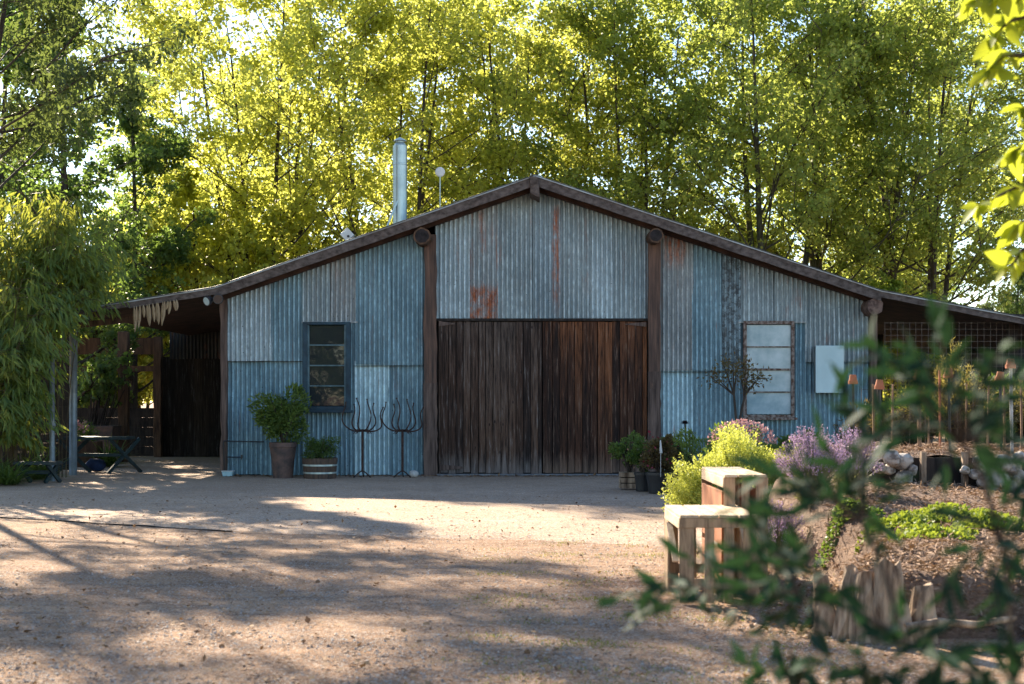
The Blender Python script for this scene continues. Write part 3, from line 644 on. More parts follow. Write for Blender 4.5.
# wire netting under the right eave
def net(name,x0,x1,z0,z1,y,step,r,mat,yb=0):
    mb=MB()
    for x in np.arange(x0,x1+1e-6,step): mb.bar((x,y,z0),(x+random.uniform(-.01,.01),y+yb,z1),r)
    for z in np.arange(z0,z1+1e-6,step): mb.bar((x0,y-.002,z),(x1,y-.002,z+random.uniform(-.01,.01)),r)
    return mb
o=build(net('n',PX(885,29.9),PX(1075,29.9),1.4,PZ(322,29.9),29.9,.13,.007,None),'wire_netting',MT['wire'],loc=(9,29.9,0)); tag(o,'fine wire netting hanging under the right roof','netting')

# ------------------------------------------------------------------ small things at the wall
def pot(name,label,cat,c,r0,r1,h,mat,rim=.02,group=None,hoops=None,cutlabel=None):
    t=thing(name,label,cat,tuple(c),group); mb=MB()
    mb.lathe(c,[(r0,0),(r0*1.02,.01),((r0+r1)/2,h*.5),(r1,h*.86),(r1+rim,h*.87),(r1+rim,h),(r1-.02,h),(r1-.03,h*.9)],28); build(mb,'pot_body',mat,t)
    mb=MB(); mb.lathe((c[0],c[1],c[2]+h*.9),[(r1-.035,0),(r1-.035,.01)],20); build(mb,'soil',MT['soil'],t)
    if hoops:
        for z in hoops:
            mb=MB(); rr=r0+(r1-r0)*z+.006; mb.lathe((c[0],c[1],c[2]+h*z),[(rr,0),(rr+.006,.0),(rr+.006,.035),(rr,.035)],28); build(mb,'hoop',MT['steel'],t)
    return t
def bushleaves(cen,rad,n,L,Wd,rg,up=.3,shell=.55,shape='diamond',clumps=0,floor=None,curl=.1):
    cen=np.array(cen);rad=np.array(rad)
    if clumps:
        k=rdir(clumps,rg); k/=np.linalg.norm(k,axis=1)[:,None]; k*=rg.uniform(shell,1,(clumps,1)); s=rg.uniform(.24,.44,clumps)
        i=rg.integers(0,clumps,n); q=rdir(n,rg); q/=np.linalg.norm(q,axis=1)[:,None]; p=k[i]+q*(s[i]*rg.uniform(.3,1,n)**.5)[:,None]
    else:
        q=rdir(n,rg); q/=np.linalg.norm(q,axis=1)[:,None]; p=q*rg.uniform(shell,1.05,(n,1))
    c=cen+p*rad
    if floor is not None: c=c[c[:,2]>floor]; 
    n=len(c); d=(c-cen)/rad+rdir(n,rg)*.8; d[:,2]+=up
    return leaf_verts(c,d,rdir(n,rg,.6),L*rg.uniform(.7,1.3,n),Wd*rg.uniform(.7,1.3,n),.12,curl,shape)
def shrub(name,label,cat,base,h,rad,n,L,Wd,mat,seed,stems=7,clumps=14,group=None,shape='diamond',bark='bark',low=.1,up=.3,shell=.3,parent=None):
    rg=np.random.default_rng(seed); base=np.array(base,float)
    t=parent or thing(name,label,cat,tuple(base),group); cen=base+np.array([0,0,h*(1+low)/2]); rz=h*(1-low)/2
    V,Fa,k=bushleaves(cen,(rad[0],rad[1],rz),n,L,Wd,rg,up,shell,shape,clumps)
    V[:,2]=np.maximum(V[:,2],base[2]+.01)
    fastmesh('foliage',V,Fa,mat,t,ORG[t.name] if parent else tuple(base))
    mb=MB()
    for s in range(stems):
        a=rg.uniform(0,6.28); e=cen+np.array([math.cos(a)*rad[0]*.65,math.sin(a)*rad[1]*.65,rz*rg.uniform(.1,.7)])
        m=(base+e)/2+np.array([0,0,.12*h]); mb.tube([base+rg.normal(0,.02,3)*[1,1,0],m,e],[.012+.006*h,.01+.004*h,.004],5)
    build(mb,'stem',MT[bark],t)
    return t
# tall clay pot + bush
c=P(283,475,29.2); c[2]=0
t=pot('potted_bush','tall aged clay pot with a loose green bush under the dark window','potted plant',c,.20,.27,.73,MT['agedpot'],rim=.015)
rg=np.random.default_rng(5)
shrub('x','','',(c[0],c[1],.68),1.18,(.56,.45),4200,.08,.04,LF['pot_g'],31,parent=t,clumps=34,low=.0)
c=P(320,477,29.0); c[2]=0
t=pot('half_barrel_planter','half barrel planter with steel hoops and low grey green herbs','planter',c,.32,.36,.42,MT['barrel'],rim=.0,hoops=(.25,.62))
shrub('x','','',(c[0],c[1],.38),.52,(.42,.36),3200,.045,.02,LF['bush_g'],32,parent=t,clumps=34,low=-.1)
# candelabra-like iron stands
def cand(px,label,seed):
    Y=29.3; b=P(px,474,Y); b[2]=0; t=thing('iron_candelabra',label,'candelabra',tuple(b),'iron candelabra by the wall'); s=Y/F; rg=np.random.default_rng(seed)
    mb=MB(); mb.tube([b+[0,0,.12],b+[0,0,1.0]],.026,8); build(mb,'pole',MT['rustmetal'],t)
    for a in range(3):
        th=math.radians(90+120*a); mb=MB(); d=np.array([math.cos(th),math.sin(th),0]); mb.tube([b+[0,0,.15],b+d*.09+[0,0,.10],b+d*.2+[0,0,.012]],.013,6); build(mb,'leg',MT['rustmetal'],t)
    for a,(dx,top) in enumerate(((-19,403),(-10,405),(-4,399),(7,400),(12,404),(20,408))):
        x=dx*s; y=.12*math.sin(a*2.1); zt=PZ(top,Y); z0=.98; pts=[]
        for u in np.linspace(0,1,14):
            xx=x*math.sin(min(1,u*1.6)*math.pi/2)+.05*math.sin(u*8+a)*u; zz=z0+(zt-z0)*(u**1.3)-.09*math.sin(u*math.pi)*(1-u)*2
            pts.append(b+[xx,y*u,zz-0])
        mb=MB(); mb.tube(pts,np.linspace(.019,.011,14),6); mb.lathe(pts[-1],[(.012,0),(.02,.015),(.004,.03)],8); build(mb,'arm',MT['rustmetal'],t)
    mb=MB()
    for a in range(8):
        th=a*.785; d=np.array([math.cos(th),math.sin(th),0]); mb.tube([b+[0,0,.96],b+d*.10+[0,0,.99],b+d*.19+[0,0,.90]],[.018,.014,.006],5)
    build(mb,'leaf_collar',MT['rustmetal'],t)
cand(362.5,'twisted iron candelabra stand in front of the bright pale sheet',1); cand(402.5,'twisted iron candelabra stand next to the door post',2)
c=P(414,477,29.2); mb=MB(); mb.rock((c[0],29.2,.085),(.10,.10,.085),4); o=build(mb,'stone',MT['stone_ball'],smooth=True,loc=(c[0],29.2,0)); tag(o,'small round pale stone on the drive left of the doors','stone')
c=P(228,475,29.7); t=thing('plastic_box','small light blue box on the ground at the barn corner','box',(c[0],29.7,0)); mb=MB(); x=c[0]; mb.hexa([(x-.09,29.6,.008),(x+.1,29.6,.008),(x+.1,29.75,.008),(x-.09,29.75,.008)],[(x-.11,29.58,.11),(x+.12,29.58,.11),(x+.12,29.77,.11),(x-.11,29.77,.11)]); build(mb,'tub',MT['lightblue'],t,bevel=.008)
mb=MB(); mb.box(x-.12,x+.13,29.57,29.78,.112,.125); build(mb,'lid',MT['white'],t,bevel=.004)
t=thing('water_pipe','thin black water pipe with tap along the wall corner','pipe',(W(226),29.9,0)); mb=MB()
mb.tube([(W(226),29.84,.1),(W(225),29.84,.7),(W(225.5),29.84,.74),(W(240),29.9,.73),(W(265),29.9,.72)],.014,6); build(mb,'pipe_run',MT['black'],t)
mb=MB(); mb.tube([(W(228),29.88,.4),(W(243),29.88,.4),(W(243),29.84,.36)],.014,6); mb.box(W(242.4),W(244.2),29.8,29.84,.38,.45); build(mb,'tap',MT['black'],t)
# hanging husks
for k in range(15):
    px=134+k*3.1+random.uniform(-1,1); Y=29.35; x=PX(px,Y); zt=float(roof(x))-.13; ln=random.uniform(.25,.55)*(1 if px<165 else .6)
    mb=MB(); wd=.035; sw=random.uniform(-.05,.05)
    mb.hexa([(x+sw-.008,Y-.01,zt-ln),(x+sw+.008,Y-.01,zt-ln),(x+sw+.008,Y+.01,zt-ln),(x+sw-.008,Y+.01,zt-ln)],[(x-.01,Y-.01,zt-.02),(x+.01,Y-.01,zt-.02),(x+.01,Y+.01,zt-.02),(x-.01,Y+.01,zt-.02)])
    mb2=MB(); V=[];f=[]; zs=[(0,.006),(.25,.03),(.6,.034),(.85,.02),(1,.004)]
    for a,ww in zs:
        V+=[(x+sw*a-ww,Y+.02*math.sin(a*3),zt-ln*a),(x+sw*a,Y-.02,zt-ln*a),(x+sw*a+ww,Y+.02*math.sin(a*3),zt-ln*a),(x+sw*a,Y+.015,zt-ln*a)]
    for i in range(4):
        for j in range(4): f.append((i*4+j,i*4+(j+1)%4,i*4+4+(j+1)%4,i*4+4+j))
    f+=[(3,2,1,0),(16,17,18,19)]; mb2.add(V,f); o=build(mb2,'dried_husk',MT['husk'],loc=(x,Y,zt)); tag(o,'straw coloured dried husk hanging in a row from the left eave','dried husk','dried husks hanging from the left eave')
# table and bench (dark green, crossed legs)
def xtable(name,label,cat,px0,px1,ytop,Y,depth,cross,under):
    x0,x1=PX(px0,Y),PX(px1,Y); z=PZ(ytop,Y); t=thing(name,label,cat,((x0+x1)/2,Y,0)); mb=MB(); n=5 if depth>.5 else 3
    for k in range(n):
        a=Y-depth/2+depth*k/n; mb.box(x0,x1,a,a+depth/n-.012,z-.06,z)
    build(mb,'tabletop' if depth>.5 else 'seat',MT['greenpaint'],t,bevel=.005)
    for xa in ((x0+.14),(x1-.14)):
        for s in (-1,1):
            mb=MB(); mb.bar((xa+s*.02-cross*s,Y-s*depth*.42,z-.05),(xa+s*.02+cross*s,Y+s*depth*.42,.012),.05,.07); build(mb,'leg',MT['greenpaint'],t)
    mb=MB(); mb.bar((x0+.14,Y,z*.5),(x1-.14,Y,z*.5),.05,.07); build(mb,'stretcher',MT['greenpaint'],t)
    return t
xtable('picnic_table','dark green slatted table with crossed legs under the left roof','table',67,131,436.5,31.0,.75,.26,0)
xtable('low_bench','low dark green slatted bench in front of the bamboo','bench',16,60,461.5,27.4,.34,.08,0)
mb=MB(); c=P(96,462,31.4); mb.rock((c[0],31.4,.17),(.27,.2,.17),8); o=build(mb,'cloth_bundle',MT['bluebag'],smooth=True,loc=(c[0],31.4,0)); tag(o,'dark blue cloth bundle on the ground under the table','bundle')
mb=MB(); mb.tube([(PX(52.5,28),28,0),(PX(52,28),28,PZ(424,28)),(PX(51.8,28),28,PZ(352,28))],.055,10); t=thing('downpipe','slim grey pipe standing upright behind the low bench','pipe',(PX(52,28),28,0)); build(mb,'pipe_run',MT['pipe'],t,smooth=True)
mb=MB(); mb.tube([(PX(52,28),28,PZ(427,28)),(PX(52,28),28,PZ(421,28))],.072,10); build(mb,'collar',MT['pipe'],t)
# planter boxes behind the table
c=(PX(98,36),36,0); t=thing('stick_planter','square terracotta planter holding a bundle of dark sticks','planter',c); mb=MB(); x=c[0]
mb.hexa([(x-.35,35.7,0),(x+.35,35.7,0),(x+.35,36.3,0),(x-.35,36.3,0)],[(x-.5,35.6,.95),(x+.5,35.6,.95),(x+.5,36.4,.95),(x-.5,36.4,.95)]); build(mb,'planter_box',MT['agedpot'],t,bevel=.02)
for k in range(14):
    mb=MB(); a=random.uniform(-.3,.2); mb.tube([(x+a,36,.8),(x+a+random.uniform(.0,.6),36+random.uniform(-.2,.2),random.uniform(1.7,2.3))],[.025,.012],5); build(mb,'stick',MT['darkwood'],t)
c=(PX(88,34),34,0); t=thing('wooden_tub','brown tub of pink flowers behind the green table','planter',c); mb=MB(); x=c[0]
mb.hexa([(x-.42,33.7,0),(x+.3,33.7,0),(x+.3,34.2,0),(x-.42,34.2,0)],[(x-.42,33.7,.62),(x+.3,33.7,.62),(x+.3,34.2,.62),(x-.42,34.2,.62)]); build(mb,'tub_body',MT['brownwood'],t,bevel=.02)
rg=np.random.default_rng(3); V,Fa,k=bushleaves((x-.1,34,.78),(.36,.28,.3),700,.08,.03,rg,shell=.2); fastmesh('foliage',V,Fa,LF['bush_g'],t,c)
V,Fa,k=bushleaves((x-.18,33.8,.98),(.26,.2,.14),90,.07,.06,rg,shell=.2); fastmesh('flowers',V,Fa,LF['pink'],t,c)
# dark slat fence at far left
t=thing('slat_fence','dark horizontal board fence behind the bamboo','fence',(PX(30,31.5),31.5,0)); mb=MB()
for k in range(12): mb.box(-13.5,PX(70,31.5),31.5,31.54,.05+k*.2,.05+k*.2+.196)
build(mb,'boards',MT['darkwood'],t)
for x in (-13,-11.3,-9.75):
    mb=MB(); mb.box(x-.05,x+.05,31.55,31.65,0,2.5); build(mb,'fence_post',MT['darkwood'],t)
# ------------------------------------------------------------------ pots by the doors
def potplant(name,label,px,Y,r,h,ytop,mat,leaf,seed,flower=None,n=900,L=.06,Wd=.03,potmat=None,wr=1.6,rim=.012):
    x=PX(px,Y); c=(x,Y,0.006); t=pot(name,label,'potted plant',c,r*.8,r,h,potmat,rim=rim,group='potted plants right of the doors')
    H=PZ(ytop,Y)-h*.9
    shrub('x','','',(x,Y,h*.85),H,(r*wr,r*wr),n,L,Wd,leaf,seed,parent=t,clumps=20,low=0,stems=8)
    if flower:
        rg=np.random.default_rng(seed+5); V,Fa,k=bushleaves((x,Y-.05,h+H*.5),(r*wr,r*wr,H*.5),28,.05,.05,rg,shell=.7); fastmesh('flowers',V,Fa,flower,t,c)
    return t
potplant('potted_plant','squat weathered wooden pot with leafy green plant beside the door','',25.6,.2,.30,447,None,None,0) if False else None
t=thing('potted_plant','square wooden planter with leggy green plant, nearest the doors','potted plant',(PX(629,25.4),25.4,0),'potted plants right of the doors')
x=PX(629,25.4); mb=MB()
for k in range(3): mb.box(x-.17,x+.17,25.23,25.26,.03+k*.1,.03+k*.1+.085); mb.box(x-.17,x+.17,25.54,25.57,.03+k*.1,.115+k*.1); mb.box(x-.17,x-.14,25.262,25.538,.03+k*.1,.115+k*.1); mb.box(x+.14,x+.17,25.262,25.538,.03+k*.1,.115+k*.1)
build(mb,'planter_box',MT['stump'],t,bevel=.006); mb=MB(); mb.box(x-.138,x+.138,25.264,25.536,.1,.28); build(mb,'soil',MT['soil'],t)
shrub('x','','',(x,25.4,.28),.68,(.30,.26),1700,.055,.028,LF['pot_g'],51,parent=t,clumps=18,low=.2,stems=14)
potplant('potted_plant','black plastic pot with white flowered shrub, middle of the potted row',643,24.9,.15,.33,438,None,LF['bush_g'],52,LF['straw'],1700,.05,.03,MT['black'],1.9)
potplant('potted_plant','larger black plastic pot with reddish rose shrub in front of the row',659,24.3,.22,.36,432,None,LF['dusky'],53,LF['red'],2400,.06,.035,MT['black'],1.5)
potplant('potted_plant','black pot with red flowers half hidden by the golden bush',673,25.3,.2,.34,436,None,LF['bush_g'],54,LF['red'],1300,.06,.035,MT['black'],1.4)
# rosette succulent
x=PX(686,24.6); t=pot('potted_succulent','dark purple rosette succulent on bare stems behind the golden bush','succulent',(x,24.6,.006),.16,.2,.3,MT['agedpot']); rg=np.random.default_rng(9)
for k,(px,py) in enumerate(((685,424),(681,437),(690,434),(676,450),(687,448),(693,440),(679,444))):
    e=P(px,py,24.6+rg.uniform(-.12,.12)); mb=MB(); mb.tube([(x,24.6,.3),((x+e[0])/2+.02,24.6,e[2]*.6),e],[.022,.018,.014],6); build(mb,'stem',MT['bark'],t)
    n=46; a=np.arange(n)*2.4; rr=np.linspace(.1,1,n); d=np.stack([np.cos(a)*rr,np.sin(a)*rr,1.05-rr],1)
    V,Fa,_=leaf_verts(np.repeat(e[None],n,0),d,np.tile([0,0,1.],(n,1))+d*.01,.05+.06*rr,.045,.1,.0,'full'); fastmesh('rosette',V,Fa,LF['purple'],t,(x,24.6,.006))
mb=MB(); tx=PX(660,24.15); mb.hexa([(tx-.02,24.03,PZ(453,24.1)),(tx+.03,24.03,PZ(453,24.1)),(tx+.03,24.05,PZ(453,24.1)),(tx-.02,24.05,PZ(453,24.1))],[(tx-.012,24.03,PZ(440,24.1)),(tx+.004,24.03,PZ(440,24.1)),(tx+.004,24.05,PZ(440,24.1)),(tx-.012,24.05,PZ(440,24.1))]); mb.bar((tx,24.04,.3),(tx,24.04,PZ(453,24.1)),.008)
o=build(mb,'plant_tag',MT['white'],loc=(tx,24.04,.3)); tag(o,'white plastic plant tag standing in the rose pot','plant tag')
# standard shrub with two stems by right window
t=thing('standard_shrub','small reddish shrub on two bare stems before the pale window','shrub',(PX(738,26.5),26.5,0)); rg=np.random.default_rng(77)
mb=MB()
ends=[]
for tx,ty in ((728,376),(736,372),(719,380),(741,380),(748,372),(756,380),(724,366),(733,364),(750,386),(745,366),(712,378),(760,377)):
    e=P(tx,ty,26.5+rg.uniform(-.2,.2)); ends.append(e); b0=P(737 if tx<738 else 741,470,26.5); b0[2]=0; m=P(734 if tx<738 else 745,395,26.5)
    mb.tube([b0,P(736 if tx<738 else 739.5,420,26.5),m,e],[.03,.027,.02,.006],7)
build(mb,'stem',MT['bark'],t)
VV=[];FF=[];o0=0
for e in ends:
    V,Fa,k=bushleaves(e,(.22,.22,.20),48,.075,.034,rg,shell=.1); VV.append(V);FF.append(Fa+o0);o0+=len(V)
V=np.concatenate(VV); fastmesh('foliage',V,np.concatenate(FF),LF['dusky'],t,ORG[t.name])
# ------------------------------------------------------------------ golden bush, other bed plants
def sprigbush(name,label,cat,base,h,rad,nsp,mat,seed,leafL=.022,leafW=.012,per=22,splen=.35,flowers=None):
    rg=np.random.default_rng(seed); base=np.array(base,float); t=thing(name,label,cat,tuple(base))
    q=rdir(nsp,rg); q/=np.linalg.norm(q,axis=1)[:,None]; q[:,2]=np.abs(q[:,2])**.7
    lump=1+.14*np.sin(q[:,0]*7+seed)+.12*np.sin(q[:,1]*7+q[:,2]*5)
    tip=base+q*np.array([rad[0],rad[1],h])*(lump*rg.uniform(.55,1.05,nsp))[:,None]
    d=q+np.array([0,0,.9])+rg.normal(0,.22,(nsp,3)); d/=np.linalg.norm(d,axis=1)[:,None]
    u=rg.uniform(0,1,(nsp,per)); c=tip[:,None,:]-d[:,None,:]*(u*splen)[:,:,None]+rg.normal(0,.006,(nsp,per,3)); c=c.reshape(-1,3)
    ld=np.repeat(d,per,0)*.6+rdir(nsp*per,rg)
    ok=c[:,2]>base[2]+.02; c=c[ok]; ld=ld[ok]; n=len(c)
    V,Fa,_=leaf_verts(c,ld,rdir(n,rg,.6),leafL*rg.uniform(.7,1.4,n),leafW,.1); fastmesh('foliage',V,Fa,mat,t,tuple(base))
    mb=MB()
    for i in range(0,nsp,max(1,nsp//160)): mb.tube([base+rg.normal(0,.05,3)*[1,1,0],(base+tip[i])/2+[0,0,.05],tip[i]],[.008,.006,.002],4,cap=False)
    build(mb,'stem',MT['barkg'],t)
    if flowers:
        V,Fa,_=leaf_verts(tip[:flowers[1]],rdir(flowers[1],rg,.3),rdir(flowers[1],rg),.035,.035,.1); fastmesh('flowers',V,Fa,flowers[0],t,tuple(base))
    return t
sprigbush('golden_bush','large bright golden green bush behind the wooden crates','bush',(PX(742,19.5),19.5,0),1.08,(.88,.8),6500,LF['bush_y'],21,.038,.018,20,.28)
# pink flower shrub
def flowershrub(name,label,px,py_top,Y,r,h,leaf,fl,seed,nf=700):
    x=PX(px,Y); zt=PZ(py_top,Y); t=shrub(name,label,'shrub',(x,Y,0),zt,(r,r*.8),1800,.06,.022,leaf,seed,low=.2); rg=np.random.default_rng(seed)
    q=rdir(nf,rg,.5); q/=np.linalg.norm(q,axis=1)[:,None]; q[:,2]=np.abs(q[:,2]); c=np.array([x,Y,zt-h])+q*np.array([r,r*.8,h])*rg.uniform(.85,1.05,(nf,1))
    V,Fa,_=leaf_verts(c,rdir(nf,rg,.5),rdir(nf,rg),.045*rg.uniform(.6,1.3,nf),.04,.15); fastmesh('flowers',V,Fa,fl,t,ORG[t.name]); return t
flowershrub('flowering_shrub','pink flowering shrub rising behind the golden bush',742,421,21.4,.5,.34,LF['bush_g'],LF['pink'],41)
shrub('green_shrub','fine leaved green shrub between potted plants and golden bush','shrub',(PX(704,23.2),23.2,0),1.15,(.62,.5),2400,.07,.02,LF['pot_g'],42)
shrub('green_shrub','low dark green broad leaved shrub below the wall cabinet','shrub',(PX(800,24.5),24.5,0),1.05,(.95,.5),1500,.14,.08,LF['bush_g'],43,shape='lobed')
# lavender
def lavender(label,px,Y,h,r,seed,nst=210):
    x=PX(px,Y); z=float(gz(np.array(x),np.array(Y))); base=np.array([x,Y,z]); rg=np.random.default_rng(seed)
    t=thing('lavender_bush',label,'lavender',tuple(base),'lavender bushes in the bed'); mb=MB(); fc=[];fd=[];lc=[];ld=[]
    for i in range(nst):
        a=rg.uniform(0,6.28); k=rg.uniform(0,1)**.6; d=np.array([math.cos(a)*k*r,math.sin(a)*k*r,0]); hh=h*rg.uniform(.65,1.05)*(1-.35*k*k)
        e=base+d+[0,0,hh]; m=base+d*.45+[0,0,hh*.55]; mb.tube([base+d*.12,m,e],[.004,.003,.002],3,cap=False)
        dd=e-m; dd/=np.linalg.norm(dd)
        for u in np.linspace(0,1,16):
            fc.append(e-dd*.13*u+rg.normal(0,.006,3)); fd.append(dd*.5+rg.normal(0,.6,3))
        for u in rg.uniform(0,.6,10): lc.append(base+d*.2+(m-base)*u*1.3); ld.append(dd+rg.normal(0,.5,3))
    build(mb,'stem',LF['lav_stem'],t)
    fc=np.array(fc);n=len(fc); V,Fa,_=leaf_verts(fc,np.array(fd),rdir(n,rg),.022*rg.uniform(.7,1.4,n),.014,.1); fastmesh('flowers',V,Fa,LF['lav'],t,tuple(base))
    lc=np.array(lc);n=len(lc); V,Fa,_=leaf_verts(lc,np.array(ld),rdir(n,rg),.07*rg.uniform(.7,1.4,n),.01,.1); fastmesh('foliage',V,Fa,LF['lav_stem'],t,tuple(base))
lavender('purple lavender bush right of the golden bush, fullest of the three',812,14.6,.80,.42,61,300)
lavender('purple lavender bush with pinkish heads, middle of the three',850,15.4,.72,.36,62,200)
lavender('small pale lavender beside the tall crate, leftmost of the three',776,14.2,.62,.30,63,150)

# ------------------------------------------------------------------ crates
def jb(mb,x0,x1,y0,y1,z0,z1,rg,j=.004):
    q=lambda z:[(x0+rg.normal(0,j),y0+rg.normal(0,j),z),(x1+rg.normal(0,j),y0+rg.normal(0,j),z),(x1+rg.normal(0,j),y1+rg.normal(0,j),z),(x0+rg.normal(0,j),y1+rg.normal(0,j),z)]
    mb.hexa(q(z0),q(z1))
def crate(label,x0,x1,y0,y1,h,seed,redside=False,nf=4):
    rg=np.random.default_rng(seed); t=thing('wooden_crate',label,'crate',((x0+x1)/2,(y0+y1)/2,0),'upended wooden crates'); th=.02
    n=4 if (x1-x0)>.5 else 3
    w=(x1-x0)/n
    for k in range(n):   # top boards run front to back
        mb=MB(); jb(mb,x0+k*w+.004,x0+(k+1)*w-.008,y0-.01,y1+.01,h-.022,h,rg,.002); build(mb,'top_board',MT['crate_top'],t,bevel=.003)
    for yy in (y0,y1-th):
        ws=(x1-x0)/nf
        for k in range(nf):
            mb=MB(); gap=.08 if (x1-x0)>.5 else .055; a=x0+k*ws+(0 if k==0 else gap/2); b=x0+(k+1)*ws-(0 if k==nf-1 else gap/2); jb(mb,a,b,yy,yy+th,.012,h-.1 if nf==4 else h-.024,rg); build(mb,'slat',MT['crate'],t,bevel=.003)
        if nf==4:
            mb=MB(); jb(mb,x0,x1,yy-.004,yy+th+.004,h-.10,h-.024,rg,.002); build(mb,'rail',MT['crate'],t,bevel=.003)
        mb=MB(); jb(mb,x0+.02,x1-.02,yy+(th+.002 if yy==y0 else -th-.002),yy+(2*th if yy==y0 else 0-.002),.12,.2,rg,.002); build(mb,'rail',MT['crate'],t,bevel=.003)
    for xx in (x0-.002,x1-th+.002):
        m=MT['crate_red'] if redside else MT['crate']
        mb=MB(); jb(mb,xx,xx+th,y0+th+.003,y1-th-.003,h-.11,h-.024,rg,.002); build(mb,'rail',MT['crate_top'] if not redside else MT['crate_top'],t,bevel=.003)
        if redside:
            mb=MB(); jb(mb,xx,xx+th,y0+.12,y1-.05,.35,h-.15,rg,.002); build(mb,'side_panel',m,t,bevel=.003)
            mb=MB(); jb(mb,xx,xx+th,y0+.12,y1-.05,.03,.30,rg,.002); build(mb,'side_panel',m,t,bevel=.003)
        else:
            mb=MB(); jb(mb,xx,xx+th,y1-.28,y1-th-.003,.012,h-.112,rg,.002); build(mb,'side_panel',m,t,bevel=.003)
            mb=MB(); mb.bar((xx+.01,y1-.27,h-.13),(xx+.01,y0+.32,.3),.014,.05,up=(1,0,0)) ; build(mb,'brace',MT['crate_top'],t)
    return t
crate('lower pale pine crate with slatted front at the drive edge',1.31,1.93,11.12,12.2,.70,1)
crate('taller upended crate with reddish side panel, right of the lower one',1.80,2.17,12.08,13.5,.965,2,True,3)

# split logs holding the bed
def slab(label,x,y,w,d,z1,seed,lean=0,tw=0):
    rg=np.random.default_rng(seed); mb=MB(); n=11; V=[]; t=np.linspace(0,6.283,n,endpoint=False); rr=1+rg.normal(0,.08,n); rows=7
    for k in range(rows):
        z=-.04+(z1+.04)*k/(rows-1); s=1-.38*(k/(rows-1))**1.5
        for i in range(n):
            zz=z+(rg.normal(0,.025) if k==rows-1 else 0); V.append((x+math.cos(t[i]+tw)*w/2*rr[i]*s+lean*z+rg.normal(0,.006),y+math.sin(t[i]+tw)*d/2*rr[i]*s+rg.normal(0,.006),zz))
    f=[(k*n+i,k*n+(i+1)%n,(k+1)*n+(i+1)%n,(k+1)*n+i) for k in range(rows-1) for i in range(n)]+[tuple(range(n-1,-1,-1)),tuple(range((rows-1)*n,rows*n))]
    mb.add(V,f); o=build(mb,'split_log',MT['stump'],loc=(x,y,0)); tag(o,label,'log','split logs edging the raised bed')
slab('short pale split log at the left end of the bed edge',PX(826,9.75),9.75,.16,.14,.40,1,-.1)
slab('narrow leaning split log second in the bed edge',PX(843,9.6),9.6,.13,.12,.47,2,.12)
slab('broad cracked split log beside the widest one',PX(864,9.5),9.5,.20,.16,.44,3)
slab('widest pale split log with ragged top in the bed edge',PX(893,9.4),9.4,.27,.17,.52,4,-.08,.3)
slab('low dark split log at the right end of the bed edge',PX(925,9.4),9.45,.22,.16,.34,5)
mb=MB(); mb.tube([P(905,628,9.2),P(940,622,9.25),P(975,625,9.3),P(1015,618,9.5)],[.03,.028,.025,.02],8); o=build(mb,'fallen_log',MT['stump'],loc=(2.7,9.2,0),smooth=True); tag(o,'thin fallen log lying along the bed edge','log')

# rock retaining wall and upper bed
t=thing('stone_wall','pale rock and board retaining wall of the upper garden bed','retaining wall',(4.8,16.4,.5)); rg=np.random.default_rng(14)
rocks=[(882,452,9),(893,458,11),(903,462,12),(890,470,8),(905,478,11),(898,486,10),(912,470,8),(880,468,7),(915,488,8),(980,462,9),(990,470,11),(1002,463,12),(1012,470,10),(985,482,9),(999,480,12),(1012,486,10),(992,492,9),(1005,497,11),(1018,458,9),(1022,478,10),(1020,495,10),(975,474,7),(996,508,9),(1011,512,12),(965,470,6),(870,462,6),(862,470,7)]
for k,(px,py,r) in enumerate(rocks):
    Y=16.25+rg.uniform(-.06,.08); c=P(px,py,Y); mb=MB(); rr=r*Y/F*.86; mb.rock(c,(rr*1.1,rr,rr*.95),100+k); build(mb,'stone',MT['rock'],t,smooth=False)
mb=MB(); mb.box(PX(868,16.5),9.5,16.5,16.56,.2,.93); build(mb,'board',MT['darkwood'],t)
for px in (926,968,1022):
    mb=MB(); mb.box(PX(px,16.3)-.03,PX(px,16.3)+.03,16.38,16.46,.2,1.0); build(mb,'board_post',MT['stump'],t)
xs=np.linspace(PX(868,16.5),13,90); ys=np.linspace(16.57,21.5,45)
sheet('upper_garden_terrain',xs,ys,lambda X,Y:.93+.05*np.sin(X*3)*np.sin(Y*2.3)+.02*np.sin(X*11)*np.sin(Y*9),MT['mulch'])
mb=MB(); mb.box(PX(868,16.5),PX(868,16.5)+.05,16.57,21.5,0,.95); mb.box(PX(868,16.5),13,21.45,21.5,0,.95); o=build(mb,'bed_edging_board',MT['darkwood'],loc=(4.1,21,0)); tag(o,'dark timber edging round the upper garden bed','edging')

